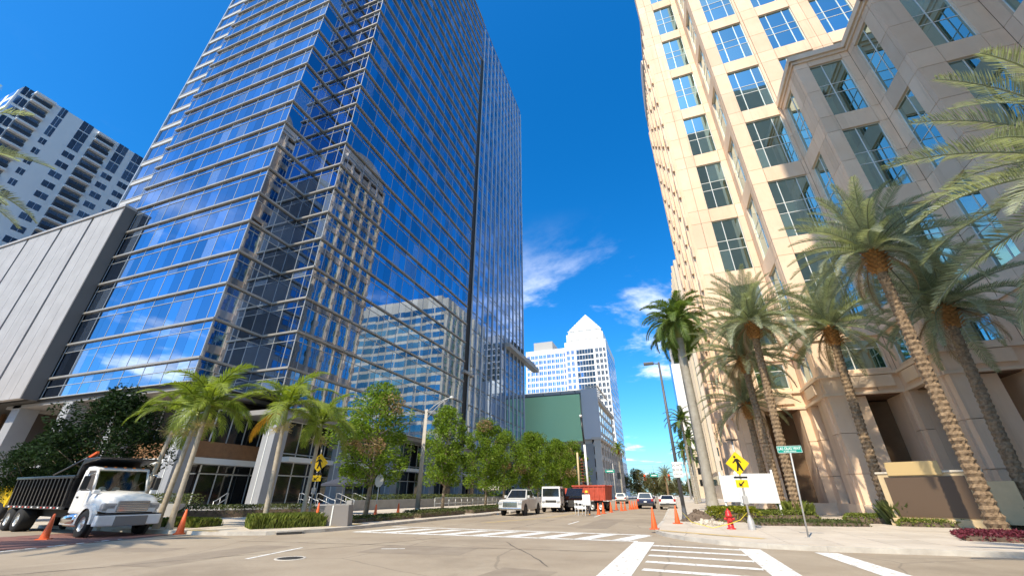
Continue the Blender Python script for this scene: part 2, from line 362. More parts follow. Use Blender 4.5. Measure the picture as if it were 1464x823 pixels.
class Pieces:
    "alike pieces of one thing: the largest in view become parts, the rest one joined part"
    def __init__(s, parent, name, m, limit=300, minpx=40, rest=None):
        s.p = parent; s.n = name; s.m = m; s.l = limit; s.mp = minpx; s.it = []; s.rest = rest or name + '_field'
    def add(s, e, nrm=None): s.it.append((parea(e, nrm), e))
    def flush(s):
        s.it.sort(key=lambda t: -t[0]); mb = MB(); k = 0
        for a, e in s.it:
            if k < s.l and a > s.mp:
                x0, x1, y0, y1, z0, z1 = e
                o = link(s.n, unit(s.m), s.p, None)
                o.location = ((x0 + x1) / 2, (y0 + y1) / 2, (z0 + z1) / 2); o.scale = (x1 - x0, y1 - y0, z1 - z0); k += 1
            else: mb.box(*e)
        if mb.v: mb.build(s.rest, s.m, s.p, kind='stuff')

# ================================================================== GROUND, ROAD, PAVEMENTS
struct('ground', MB().sheet([(-1500, -400), (1500, -400), (1500, 2500), (-1500, 2500)], -.02), earth)
struct('road', MB().sheet([(-160, -30), (160, -30), (160, 17.6), (8, 17.6), (8, 420), (-24, 420), (-24, 15.5), (-160, 15.5)], .004), asphalt)
NW = [(-160, 14.6), (-20.2, 14.6), (-18.4, 14.9), (-17.0, 15.6), (-16.2, 16.6), (-15.8, 17.8), (-15.5, 20), (-15.4, 29), (-14.6, 34), (-14.6, 420), (-160, 420)]
NE = [(-.95, 420), (-1.0, 30), (-1.15, 24), (-1.1, 22.3), (-.7, 20.8), (.1, 19.3), (1.2, 18.2), (2.6, 17.5), (4.2, 17.25), (9, 17.45), (160, 17.6), (160, 420)]
KH = .14
def inset(poly, d):
    n = len(poly); r = []
    for i in range(n):
        p, q, s = Vector(poly[i - 1]), Vector(poly[i]), Vector(poly[(i + 1) % n])
        a = (q - p).normalized(); b = (s - q).normalized(); na = Vector((-a.y, a.x)); nb = Vector((-b.y, b.x)); m = (na + nb); m = m / max(m.dot(na), .3)
        r.append(tuple(q + m * d))
    return r
for nm, poly in (('pavement_west', NW), ('pavement_east', NE)):
    if sum(poly[i - 1][0] * poly[i][1] - poly[i][0] * poly[i - 1][1] for i in range(len(poly))) < 0: poly = poly[::-1]
    inn = inset(poly, .16)
    pv = struct(nm, MB().prism(inn, -.01, KH), concrete)
    # kerb stones along the visible edge
    n = len(poly); kb = MB(); cnt = 0
    for i in range(n):
        a, b = Vector(poly[i]), Vector(poly[(i + 1) % n]); c, d = Vector(inn[i]), Vector(inn[(i + 1) % n])
        if min(abs(a.x), abs(b.x)) > 100 and abs(a.y - b.y) > 100: continue
        L = (b - a).length
        if L > 150 and min(abs(a.y), abs(b.y)) > 300: continue
        k = max(1, int(L / 3.0)) if L < 80 else max(1, int(L / 3.0))
        for j in range(k):
            t0, t1 = j / k, (j + 1) / k - min(.004, .012 / max(L / k, .1))
            q = [a.lerp(b, t0), a.lerp(b, t1), c.lerp(d, t1), c.lerp(d, t0)]
            mid = (q[0] + q[2]) / 2
            if mid.length < 60 and -60 < mid.x < 30:
                m_ = MB().prism([tuple(v) for v in q], -.012, KH + .004); m_.build('kerb_stone', kerbm, pv)
            else: kb.prism([tuple(v) for v in q], -.012, KH + .004)
    if kb.v: kb.build('kerb_run', kerbm, pv, kind='stuff')
    # scored slabs of the corner pavements
    def inside(x, y):
        c_ = False
        for i_ in range(len(inn)):
            (xa, ya), (xb, yb) = inn[i_ - 1], inn[i_]
            if (ya > y) != (yb > y) and x < (xb - xa) * (y - ya) / (yb - ya) + xa: c_ = not c_
        return c_
    SP = Pieces(pv, 'slab', slab_m, 300, 12, 'slab_field')
    x_0, x_1 = (-30, -15) if nm == 'pavement_west' else (-1.2, 16)
    sx = x_0
    while sx < x_1:
        sy = 14.6
        while sy < 46:
            if all(inside(a_, b_) for a_ in (sx, sx + 1.5) for b_ in (sy, sy + 1.5)): SP.add((sx + .012, sx + 1.488, sy + .012, sy + 1.488, KH - .05, KH + .007))
            sy += 1.5
        sx += 1.5
    SP.flush()
gz = KH + .003
# --- markings
def line(mb, a, b, w, z=.009):
    a, b = Vector(a), Vector(b); d = (b - a).normalized(); p = Vector((-d.y, d.x)) * w / 2
    mb.sheet([tuple(a - p), tuple(b - p), tuple(b + p), tuple(a + p)], z)
def marking(name, segs, m=paint, z=.009):
    mb = MB()
    for a, b, w in segs: line(mb, a, b, w, z)
    return struct(name, mb, m)
marking('crosswalk_line', [((-14.6, 18.35), (-1.6, 18.45), .32)])
marking('crosswalk_line', [((-14.9, 21.9), (-1.3, 21.2), .32)])
for i in range(9):
    x = -14.0 + i * 1.5
    o = struct('crosswalk_stripe', MB().sheet([(x - .62, 18.52), (x + .05, 18.52), (x + .85, 21.1), (x + .18, 21.1)], .009), paint)
marking('crosswalk_bar', [((-1.35, 18.3), (-1.75, 2.0), .72)], z=.0095)
marking('crosswalk_bar', [((2.0, 17.2), (2.1, 2.0), .62)], z=.0095)
for i in range(11):
    y = 17.2 - i * 1.32
    marking('crosswalk_stripe', [((-1.0, y), (1.7, y - .35), .34)])
marking('stop_bar', [((4.05, 16.95), (4.6, 8.0), .62)], z=.0095)
marking('lane_line', [((6.0, 13.2), (40, 14.0), .12)])
marking('lane_line', [((-21.0, 12.4), (-18.6, 3.5), .16)])
for y0 in range(8):
    marking('lane_dash', [((-6.2 + .02 * y0, 27 + y0 * 9), (-6.2 + .02 * y0, 30 + y0 * 9), .13)])
marking('lane_dash', [((-12.0, 12.6), (-11.4, 10.0), .12)])
marking('lane_dash', [((-9.3, 13.2), (-8.6, 13.5), .12)])
marking('centre_line', [((-11.6, 26.5), (-9.4, 34), .14), ((-9.4, 34), (-8.9, 60), .14)], ypaint)
marking('centre_line', [((-11.25, 26.5), (-9.05, 34), .14), ((-9.05, 34), (-8.55, 60), .14)], ypaint)
for a in (((-.9, 22.0), (2.8, 19.3)), ((-20.9, 15.0), (-19.2, 14.95)), ((-16.6, 19.0), (-16.4, 21.2))):
    d = (Vector(a[1]) - Vector(a[0]))
    marking('kerb_ramp_paint', [(a[0], a[1], .42)], ypaint, KH + .012)
# brick crosswalk on the west leg: real pavers in running bond
br = struct('brick_crossing', MB().sheet([(-26.5, 14.4), (-20.9, 14.4), (-19.0, 3.0), (-26.5, 3.0)], .008), soil)
bp_ = Pieces(br, 'paver', brickm, 300, 6)
j = 0; y = 3.2
while y < 14.2:
    xr = -20.9 - (y - 14.4) * (1.9 / 11.4); x = -26.4 + (j % 2) * .3
    while x + .58 < xr: bp_.add((x, x + .585, y, y + .285, .0, .016)); x += .6
    y += .3; j += 1
bp_.flush()
# worn patches, tar seams, manhole
patch_m = mat('asphalt_patch', (.24, .19, .14), .9, rgb2=(.31, .255, .19), vscale=1.2, bump=.4, bscale=60, detail=10)
seam_m = mat('tar_seam', (.13, .105, .08), .7, var=.3, vscale=6)
for q in ([(-9.5, 12.2), (-6.2, 12.6), (-6.4, 14.6), (-9.7, 14.2)], [(-13.6, 8.0), (-12.2, 8.2), (-12.6, 12.8), (-14.0, 12.6)], [(-5.2, 24.2), (-3.6, 24.2), (-3.6, 33.5), (-5.2, 33.5)], [(-4.4, 9.4), (-3.0, 9.2), (-2.8, 10.9), (-4.2, 11.1)], [(-18, 9.2), (-15.2, 10.2), (-15.5, 11.2), (-18.3, 10.3)]):
    struct('asphalt_patch', MB().sheet(q, .0065), patch_m)
rs_ = random.Random(5)
for a, b in (((-16, 13.4), (-2.2, 15.0)), ((-8.2, 22.6), (-8.0, 60)), ((-12.3, 23), (-12.0, 52)), ((-14.5, 5.5), (-9.0, 17.5)), ((-3.2, 11.6), (-6.2, 16.6)), ((6, 12), (22, 12.6))):
    a, b = Vector(a), Vector(b); d_ = (b - a).normalized(); n_ = Vector((-d_.y, d_.x)); mb = MB(); k_ = int((b - a).length / .5); w0 = 0
    pt_ = []
    for i in range(k_ + 1): w0 = w0 * .8 + rs_.uniform(-.06, .06); pt_.append(a.lerp(b, i / k_) + n_ * w0)
    for i in range(k_): hw = rs_.uniform(.012, .03); mb.sheet([tuple(pt_[i] - n_ * hw), tuple(pt_[i + 1] - n_ * hw), tuple(pt_[i + 1] + n_ * hw), tuple(pt_[i] + n_ * hw)], .0078)
    struct('tar_seam', mb, seam_m)
mh = thing('manhole_cover', 'dark round manhole cover set in the open asphalt of the junction', 'manhole cover', G(415, 798) + Vector((0, 0, .005)))
MB().lathe([(.0, .012), (.30, .012), (.33, .010)], 24).build('cover', mat('iron', (.06, .055, .05), .6, metal=.4, bump=.5, bscale=90), mh).matrix_parent_inverse = Matrix()
MB().lathe([(.34, .006), (.345, .014), (.40, .014), (.41, .0)], 24).build('rim', kerbm, mh).matrix_parent_inverse = Matrix()
inl = thing('storm_drain', 'rusty storm drain inlet in the kerb below the grassy planter', 'drain', (-16.35, 16.25, 0), rz=R(57))
for nm, e in (('lintel', (-.55, .55, -.03, .25, .10, .155)), ('opening', (-.5, .5, -.025, .2, .0, .10))):
    MB().box(*e).build(nm, kerbm if nm == 'lintel' else grey_dark, inl).matrix_parent_inverse = Matrix()

# ================================================================== GLASS TOWER (west side of the street)
FH = 4.2; Z0 = 13.8
XA, XL, YA = -42.8, -69.3, 26.2        # corner one, left end, plane of the south face
YN, XC = 32.1, -37.5                   # notch
YS, YE = 74.2, 114.2                   # slot, north end
ZB, NT = 11.4, 32
TB = Vector((-54, 70, 0))
tower = thing('glass_tower', 'tall blue mirror glass office tower with a notched corner and thin metal ledges', 'skyscraper', TB)
ZT = Z0 + FH * (NT - 1)                 # 144
core = MB(); core.box(XL, XA - .1, YA + .12, 110, ZB - .3, ZT); core.box(XA - .12, XC - .12, YN + .12, YE, ZB - .28, ZT - .2)
core.build('core', grey_dark, tower)
pn = Pieces(tower, 'pane', glass_blue, 300, 60, 'pane_field'); lg = Pieces(tower, 'ledge', bronze, 220, 30, 'ledge_run')
tr_ = Pieces(tower, 'transom', silver, 160, 30, 'transom_run'); mu = Pieces(tower, 'mullion', silver, 120, 30, 'mullion_run')
def curtain(face, us, z0, k0, k1, ledge=.26, zt=None, half=None, lw=.22):
    nr = NRM[face[0]]; u0, u1 = us[0], us[-1]
    zs = [Z0 + FH * k for k in range(k0, k1 + 1)]
    for i in range(len(us) - 1):
        a, b = us[i] + .03, us[i + 1] - .03
        seg = [(a, b)] if (b - a) < 2.0 or not half else [(a, (a + b) / 2 - .012), ((a + b) / 2 + .012, b)]
        for k, z in enumerate(zs):
            t = zs[k + 1] if k + 1 < len(zs) else z + FH
            for p, q in seg:
                pn.add(fext(face, p, q, -.02, .0, z + .14, t - 1.08), nr); pn.add(fext(face, p, q, -.02, .0, t - 1.0, t - .14), nr)
        # bottom strip
        if z0 < zs[0] - .3:
            for p, q in seg:
                pn.add(fext(face, p, q, -.02, .0, z0 + .05, zs[0] - 1.08), nr); pn.add(fext(face, p, q, -.02, 0, zs[0] - 1.0, zs[0] - .14), nr)
    for u in us:
        mu.add(fext(face, u - .032, u + .032, -.06, .03, z0, zs[-1] + FH), nr)
    for z in zs + [zs[-1] + FH]:
        lg.add(fext(face, u0 - (.10 if face[0] == 'y-' else 0), u1 + (ledge if face[0] == 'y-' else .0), -.06, ledge, z - lw / 2, z + lw / 2), nr)
        tr_.add(fext(face, u0, u1, -.06, .06, z - 1.07, z - 1.01), nr)
    tr_.add(fext(face, u0, u1, -.06, .13, z0, z0 + .1), nr)
def spread(a, b, n, ends=()):
    us = [a] + ([a + ends[0]] if ends else []); s0 = us[-1]; e0 = b - (ends[1] if ends else 0)
    us += [s0 + (e0 - s0) * i / n for i in range(1, n + 1)] + ([b] if ends else []); return us
curtain(('y-', YA), spread(XL, XA, 7, (1.25, 1.25)), ZB, 0, NT - 1, half=True)
curtain(('x+', XA), spread(YA, YN, 2, (.001, 1.2))[0:1] + spread(YA, YN, 2)[1:], ZB, 0, NT - 1)
curtain(('y-', YN), [XA, XA + 2.1, XA + 4.2, XC], ZB, 0, NT - 1)
curtain(('x+', XC), spread(YN, YS, 12, (1.1, .9)), 6.6 + 3.0, 0, NT - 1, half=True)
# setback strip on the far left with white spandrels
WX = -76.2
curtain(('y-', YA + .7), spread(WX, XL - .05, 3), 34, 5, NT - 1, ledge=.12)
MB().box(WX, XL - .02, YA + .85, 100, 30, ZT - .1).build('wing_core', grey_dark, tower)
sp = Pieces(tower, 'spandrel', mat('spandrel', (.50, .48, .45), .6), 60, 20)
MB().box(WX - .25, WX, YA + .5, YA + 1.2, 34, ZT).build('corner_post', silver, tower)
for k in range(5, NT): sp.add(fext(('y-', YA + .7), WX - .02, XL - .06, .02, .14, Z0 + FH * k - .95, Z0 + FH * k - .3), NRM['y-'])
sp.flush()
# dark slot and the finned wing
fin = Pieces(tower, 'fin', mat('fin_white', (.64, .67, .70), .4, metal=.2), 40, 10)
MB().box(XC - 1.3, XC - 1.0, YS, YS + 2.1, 24.5, 128).build('slot', grey_dark, tower)
lv = Pieces(tower, 'slot_louvre', grey_dark, 60, 8)
for k in range(50): lv.add((XC - 1.0, XC - .35, YS + .05, YS + 2.05, 25 + k * 2.1, 25.14 + k * 2.1), NRM['x+'])
lv.flush()
MB().box(XC - .4, XC + .5, YS - .3, YS + 4.4, 24.0, 24.55).build('slot_ledge', bronze, tower)
WY = spread(YS + 2.2, YE, 12)
curtain(('x+', XC), WY, 9.6, 0, NT - 1, ledge=.05, lw=.12)
for u in WY: fin.add((XC + .04, XC + .26, u - .12, u + .12, 9.6, ZT + 2.6), NRM['x+'])
curtain(('x+', XC + .003), [YS + .01, YS + 2.19], 128.6, 28, NT - 1, ledge=.1, lw=.16)
fin.flush(); pn.flush(); lg.flush(); tr_.flush(); mu.flush()
MB().box(XL, XA, YA + .1, YE - 2, ZT, ZT + 3.9).build('roof_screen', silver, tower)
tm = MB().box(XC - .5, XC + 1.5, 98, 126, 37.2, 38.4)
tm.build('terrace_slab', mat('terrace', (.45, .42, .38), .7), tower)
MB().box(XC - .3, XC + .05, 103.5, YE - .3, 38.6, 41.2).build('terrace_recess', grey_dark, tower)
for i in range(5):
    q = MB().tube([(XC + .9, 117 + i * 1.6, 38.4), (XC + .9, 117 + i * 1.6, 39.3)], .25, 6); q.build('roof_vent', galv, tower)
# --- open base: columns, soffit, wood balcony band, shop fronts
MB().box(XL - 6, XA - .05, YA + .3, 60, ZB - .62, ZB - .29).build('soffit', mat('base_soffit', (.30, .29, .28), .8), tower)
MB().box(XA - 2, XC - .15, YN + .2, YE - 1, 9.05, 9.55).build('soffit', MATS['base_soffit'], tower)
cols = [(-42.6, 27.4), (-37.9, 33.0), (-52.6, 27.2), (-62.4, 27.2), (-38.3, 43.6), (-38.3, 54.2), (-38.3, 64.8), (-38.3, 75.5), (-38.3, 86), (-38.3, 97)]
for (x, y) in cols:
    h = ZB - .6 if y < 30 else 9.0
    c = MB().box(x - .8, x + .8, y - .8, y + .8, 0, h).build('column', col_grey, tower, bevel=.05)
    MB().box(x - .05, x + .05, y - .85, y - .802, .3, h - .02).build('light_strip', white_frame, c)
# set-back shop front walls
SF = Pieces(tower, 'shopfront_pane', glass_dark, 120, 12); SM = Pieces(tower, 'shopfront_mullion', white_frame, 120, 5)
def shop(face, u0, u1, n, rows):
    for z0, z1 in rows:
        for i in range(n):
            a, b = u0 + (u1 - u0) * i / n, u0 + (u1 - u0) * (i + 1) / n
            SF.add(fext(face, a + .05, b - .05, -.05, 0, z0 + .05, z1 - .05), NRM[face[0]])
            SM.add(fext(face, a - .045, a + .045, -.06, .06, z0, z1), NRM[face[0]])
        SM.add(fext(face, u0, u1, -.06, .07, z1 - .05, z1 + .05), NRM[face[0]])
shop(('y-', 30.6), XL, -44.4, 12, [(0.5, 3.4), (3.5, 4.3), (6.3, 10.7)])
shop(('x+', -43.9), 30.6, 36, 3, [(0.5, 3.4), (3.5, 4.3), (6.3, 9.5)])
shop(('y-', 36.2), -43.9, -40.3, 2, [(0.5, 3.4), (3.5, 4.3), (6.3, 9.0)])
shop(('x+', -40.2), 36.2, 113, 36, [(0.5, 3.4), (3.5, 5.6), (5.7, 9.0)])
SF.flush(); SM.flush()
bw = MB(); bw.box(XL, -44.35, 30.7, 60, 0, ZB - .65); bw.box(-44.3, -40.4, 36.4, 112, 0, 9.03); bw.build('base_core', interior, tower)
wb = MB(); wb.box(XL, -43.2, 28.6, 30.55, 4.75, 6.2); wb.box(-43.85, -42.5, 28.6, 36.1, 4.75, 6.22); wb.build('balcony_band', wood_band, tower)
wb = MB(); wb.box(XL, -43.1, 28.5, 30.55, 4.2, 4.74); wb.box(-43.85, -42.4, 28.5, 36.1, 4.2, 4.74); wb.build('balcony_beam', white_frame, tower)
MB().box(-43.8, -38.6, 36.1, 112, 4.7, 5.2).build('balcony_beam', white_frame, tower)
ls = Pieces(tower, 'louvre', wood_band, 40, 8)
for k in range(22): ls.add((-47.6, -44.6, 30.45, 30.58, 6.6 + k * .18, 6.69 + k * .18), NRM['y-'])
ls.flush()
for x in (-58, -48): MB().tube([(x, 30.2, 10.5), (x, 30.2, 6.3)], .12, 8).build('hanging_post', white_frame, tower)

# ---- screen wall building left of the tower
GB = Vector((-95, 40, 0))
gw = thing('screen_wall', 'windowless light grey panelled block with dark vertical seams beside the glass tower', 'building', GB)
MB().box(-140, -68.3, 25.6, 60, 11.2, 38.2).build('core', grey_dark, gw)
gp = Pieces(gw, 'panel', grey_panel, 60, 20)
e = -68.3; edges = [-68.3, -75.6, -83.4, -92.5, -103, -116, -140]
for a, b in zip(edges[1:], edges):
    wdt = (b - a - .55) / 3
    for k in range(3): gp.add((a + .35 + k * wdt, a + .35 + (k + 1) * wdt - .05, 24.7, 25.3, 11.3, 38.4), NRM['y-'])
gp.flush()
sm = Pieces(gw, 'seam_rail', mat('seam', (.20, .19, .18), .7), 30, 4)
for a in edges[1:-1]:
    sm.add((a - .12, a - .04, 25.0, 25.62, 11.3, 38.3), NRM['y-']); sm.add((a + .18, a + .26, 25.0, 25.62, 11.3, 38.3), NRM['y-'])
sm.flush()
MB().box(-140, -68.0, 24.5, 26.0, 38.42, 38.8).build('coping', grey_panel, gw)
MB().box(-68.28, -68.0, 24.6, 26.0, 11.2, 38.38).build('end_reveal', mat('reveal', (.12, .11, .10), .7), gw)
for x in (-73, -84, -96): MB().box(x - .9, x + .9, 26.5, 28.3, 0, 11.15).build('column', col_grey, gw, bevel=.05)
MB().box(-140, -70, 31, 31.4, 0, 11.1).build('rear_wall', interior, gw)
for x in (-76, -79, -82): MB().tube([(x, 29, 0), (x, 29, 11)], .25, 8).build('post', wood_band, gw)

# ================================================================== WHITE CONDOMINIUM BLOCK (far left)
CX0, CYA, CYB, CHT = -127.0, 19.7, 44.9, 86.0
condo = thing('condominium_block', 'white apartment block with stacked balconies and blue windows behind the grey panelled block', 'apartment block', (-145, 32, 0))
MB().box(-170, CX0 - .25, CYA, CYB, 0, CHT - .6).build('wall', white_wall, condo)
cw_ = Pieces(condo, 'pane', glass_condo, 260, 10); cs = Pieces(condo, 'balcony_slab', white_wall, 120, 6); cr_ = Pieces(condo, 'balcony_rail', mat('rail_dark', (.05, .055, .06), .4), 120, 4)
cd = Pieces(condo, 'balcony_recess_shade', mat('balcony_shade', (.22, .22, .23), .7), 80, 6)  # flat dark sheets: the shade behind the balconies painted onto the wall
fl = 3.1; X = CX0
FX = ('x+', X - .25); nx = NRM['x+']
# white wall bays stand proud of the balcony recesses
bays = [(CYA, 21.6, 'glassbay'), (21.6, 25.0, 'balc'), (25.0, 33.9, 'wall'), (33.9, 37.6, 'balc'), (37.6, CYB, 'wall')]
pr_ = MB()
for a, b, t in bays:
    if t == 'wall': pr_.box(X - .24, X, a, b, 0, CHT)
pr_.build('wall_bay', white_wall, condo)
for i in range(int(CHT / fl) - 1):
    z = CHT - fl * (i + 1) + .3
    for a, b, t in bays:
        if t == 'glassbay':
            for u in (a + .1, a + 1.0): cw_.add(fext(FX, u, u + .78, .02, .06, z + .25, z + 2.6), nx)
        elif t == 'balc':
            cd.add(fext(FX, a + .05, b - .05, -.02, .02, z + .02, z + 2.75), nx)
            cw_.add(fext(FX, a + .25, (a + b) / 2 - .05, .025, .05, z + .2, z + 2.3), nx); cw_.add(fext(FX, (a + b) / 2 + .05, b - .3, .025, .05, z + .2, z + 2.3), nx)
            cs.add(fext(FX, a + .0, b, .0, .95, z - .3, z + .08), nx); cr_.add(fext(FX, a + .1, b - .1, .87, .93, z + .35, z + 1.1), nx)
        else:
            cs_ = [a + 1.3, a + 5.6] if a < 30 else [a + .9, a + 4.5]
            for q, u in enumerate(cs_):
                tall = i < 3; ww = 1.25 if (a < 30 and q == 0) else 2.2
                hz = (z + .15, z + 2.95) if tall else (z + .6, z + 2.15)
                for h in range(2): cw_.add((X, X + .04, u + h * ww / 2 + .04, u + (h + 1) * ww / 2 - .04, hz[0], hz[1]), nx)
for i in range(22):      # south face of the block
    z = CHT - fl * (i + 1) + .3
    for u in range(-168, -128, 5): cw_.add((u, u + 3.4, CYA - .03, CYA, z + .3, z + 2.3), NRM['y-'])
for q in (cw_, cs, cr_, cd): q.flush()
MB().box(CX0 - 9, CX0 + .9, 21.5, 25.1, CHT - .9, CHT - .3).build('roof_slab', white_wall, condo)
MB().box(CX0 - 2, CX0 - .26, CYA - .02, 21.55, 0, CHT - .62).build('corner_bay', mat('corner_grey', (.13, .15, .19), .5), condo)
MB().box(CX0 - 9, CX0 + .8, 33.8, 37.7, CHT - 1.1, CHT - .5).build('roof_slab', white_wall, condo)

# ================================================================== CREAM STONE TOWER (east side)
RB = Vector((22, 60, 0))
ct = thing('stone_tower', 'cream stone office tower with stepped bays and large teal windows behind the date palms', 'skyscraper', RB)
slab = Pieces(ct, 'stone_panel', stone, 300, 60, 'stone_panel_field')
glz = Pieces(ct, 'glazing', glass_teal, 0, 9e9, 'window_glazing'); glf = Pieces(ct, 'glazing_bar', white_frame, 0, 9e9, 'window_bar_field')
HT = 100.0; RH = 66.0; STEP = 39.1; WR = 8.4; WT = 21.0; WHT = 6.6
def window(face, a, b, z0, z1, cols, rows, depth=.26, base=False):
    nr = NRM[face[0]]; e = fext(face, a, b, -depth, -depth + .06, z0, z1); A = parea(e, nr)
    us = [a]; 
    for f in cols: us.append(us[-1] + (b - a) * f)
    zs = [z0]
    for f in rows: zs.append(zs[-1] + (z1 - z0) * f)
    bars = [fext(face, u - .032, u + .032, -depth, -depth + .07, z0, z1) for u in us] + [fext(face, a, b, -depth + .002, -depth + .065, z - .03, z + .03) for z in zs]
    pans = [fext(face, us[i] + .03, us[i + 1] - .03, -depth - .01, -depth + .03, zs[j] + .03, zs[j + 1] - .03) for i in range(len(cols)) for j in range(len(rows))]
    if A > 260:
        mb = MB()
        for q in bars: mb.box(*q)
        w = mb.build('window', white_frame, ct)
        for q in pans:
            o = link('pane', unit(glass_teal), w); o.location = ((q[0] + q[1]) / 2, (q[2] + q[3]) / 2, (q[4] + q[5]) / 2); o.scale = (q[1] - q[0], q[3] - q[2], q[5] - q[4])
    else:
        for q in bars: glf.add(q)
        for q in pans: glz.add(q)
C3 = (.24, .5, .26); C2 = (.38, .62); R3 = (.41, .18, .41)
trim = Pieces(ct, 'moulding', stone_trim, 120, 12); rail = Pieces(ct, 'relief_panel', stone_trim, 60, 12)
def panels(face, u0, u1, z0, z1, proud=0.0, maxw=1.75, maxh=3.4):
    if u1 - u0 < .06 or z1 - z0 < .06: return
    n = max(1, math.ceil((u1 - u0) / maxw)); m = max(1, math.ceil((z1 - z0) / maxh))
    for i in range(n):
        for j in range(m):
            a, b = u0 + (u1 - u0) * i / n, u0 + (u1 - u0) * (i + 1) / n; c, d = z0 + (z1 - z0) * j / m, z0 + (z1 - z0) * (j + 1) / m
            slab.add(fext(face, a + .02, b - .02, -.42, proud, c + .02, d - .02), NRM[face[0]])
def facade(face, u0, u1, wins, ztop, base=True, kmin=0, pier=True):
    nr = NRM[face[0]]
    xs = [u0]
    for a, b, c in wins: xs += [a, b]
    xs.append(u1)
    k = kmin
    while True:
        zt = WT + WR * k; zb = zt - WHT
        if zb > ztop - 1: break
        full = zt < ztop - .4
        zt2 = min(zt, ztop)
        for i in range(0, len(xs), 2): panels(face, xs[i], xs[i + 1], zb, zt2, maxh=3.32)
        for i in range(1, len(xs) - 1, 2):
            if full: window(face, xs[i], xs[i + 1], zb, zt, wins[(i - 1) // 2][2], R3)
            else: window(face, xs[i], xs[i + 1], zb, ztop - .3, wins[(i - 1) // 2][2], (.5, .5))
        if full:
            zn = min(zb + WR, ztop)
            for i in range(len(xs) - 1): panels(face, xs[i], xs[i + 1], zt, zn, maxw=1.75 if i % 2 == 0 else 3.6)
        k += 1
    if base:
        # band between base and first window row
        panels(face, u0, u1, 12.75, WT - WHT, maxw=2.4)
        for i in range(0, len(xs), 2):
            panels(face, xs[i], xs[i + 1], 9.75, 12.75); panels(face, xs[i], xs[i + 1], .14, 8.3, .12, maxh=2.75)
            slab.add(fext(face, xs[i] + .01, xs[i + 1] - .01, -2.6, -.43, .14, 8.28), None)
        for i in range(1, len(xs) - 1, 2):
            panels(face, xs[i], xs[i + 1], 12.45, 12.75); window(face, xs[i] + .15, xs[i + 1] - .15, 10.2, 12.45, (.34, .66), (.72, .28), .2)
            panels(face, xs[i], xs[i + 1], 9.75, 10.2)
            panels(face, xs[i], xs[i] + .15, 10.2, 12.45); panels(face, xs[i + 1] - .15, xs[i + 1], 10.2, 12.45)
            rail.add(fext(face, xs[i] + .25, xs[i + 1] - .25, 0.02, .24, 8.75, 9.6), nr)
        panels(face, u0, u1, 8.3, 9.75, .08, maxw=2.4)
        trim.add(fext(face, u0 - .2, u1 + (.2 if face[0] == 'y-' else 0), .0, .26, 9.66, 9.86), nr); trim.add(fext(face, u0 - .2, u1 + (.2 if face[0] == 'y-' else 0), .0, .22, 8.26, 8.46), nr)
        trim.add(fext(face, u0 - .15, u1 + (.15 if face[0] == 'y-' else 0), .0, .16, 12.72, 12.9), nr); trim.add(fext(face, u0 - .1, u1 + (.1 if face[0] == 'y-' else 0), .0, .2, .15, .95), nr)
Y1, Y3, Y5, Y7, Y9 = 43.2, 37.9, 32.7, 28.0, 23.3
X0, X2, X4, X6, X8, XEND = 6.6, 12.2, 17.2, 21.6, 27.2, 36.0
facade(('y-', Y1), X0, X2, [(8.75, 11.5, C2)], HT)
facade(('x-', X2), Y3 + .42, Y1, [(39.2, 42.0, C2)], HT)
facade(('y-', Y3), X2, X4, [(13.55, 16.9, C3)], HT)
facade(('y-', Y3), X4 + .02, XEND, [(18.9, 22.3, C3), (24.25, 27.65, C3), (29.6, 33.0, C3)], HT, base=False, kmin=2)
facade(('x-', X4), Y5 + .42, Y3, [(34.9, 37.3, C2)], STEP)
facade(('y-', Y5), X4, X6, [(18.3, 20.95, C2)], STEP)
facade(('x-', X6), Y7 + .42, Y5, [(29.5, 31.75, C2)], STEP)
facade(('y-', Y7), X6, X8, [(23.3, 25.9, C2)], STEP)
facade(('x-', X8), Y9 + .42, Y7, [(24.8, 27.1, C2)], STEP)
facade(('y-', Y9), X8, XEND, [(28.6, 31.4, C2), (32.8, 35.4, C2)], STEP)
# cores behind the panels and deep base walls
co = MB(); co.box(X0 + .41, XEND - .4, Y1 + .41, 61.2, 8.25, RH - .2); co.box(X0 + 3.6, XEND - .4, Y1 + .41, 61.2, RH - 1, HT - .05); co.box(X0 + 3.61, XEND - .41, 60, 94.0, 8.25, HT - .055); co.box(X2 + .41, XEND - .41, Y3 + .41, Y1 + 1, 8.24, HT - .06)
co.box(X4 + .41, XEND - .42, Y5 + .41, Y3 + 1, 8.23, STEP - .05); co.box(X6 + .41, XEND - .43, Y7 + .41, Y5 + 1, 8.22, STEP - .06); co.box(X8 + .41, XEND - .44, Y9 + .41, Y7 + 1, 8.21, STEP - .07)
co.build('core', stone_core, ct)
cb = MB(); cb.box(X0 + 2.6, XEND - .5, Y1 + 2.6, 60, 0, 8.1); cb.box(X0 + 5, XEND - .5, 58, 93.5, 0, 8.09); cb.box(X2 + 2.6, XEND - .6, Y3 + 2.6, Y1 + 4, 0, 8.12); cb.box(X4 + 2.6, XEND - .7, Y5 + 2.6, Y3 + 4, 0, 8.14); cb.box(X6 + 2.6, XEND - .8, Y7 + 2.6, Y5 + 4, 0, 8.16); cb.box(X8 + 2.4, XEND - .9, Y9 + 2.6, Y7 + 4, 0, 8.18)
cb.build('lobby_wall', soffit, ct)
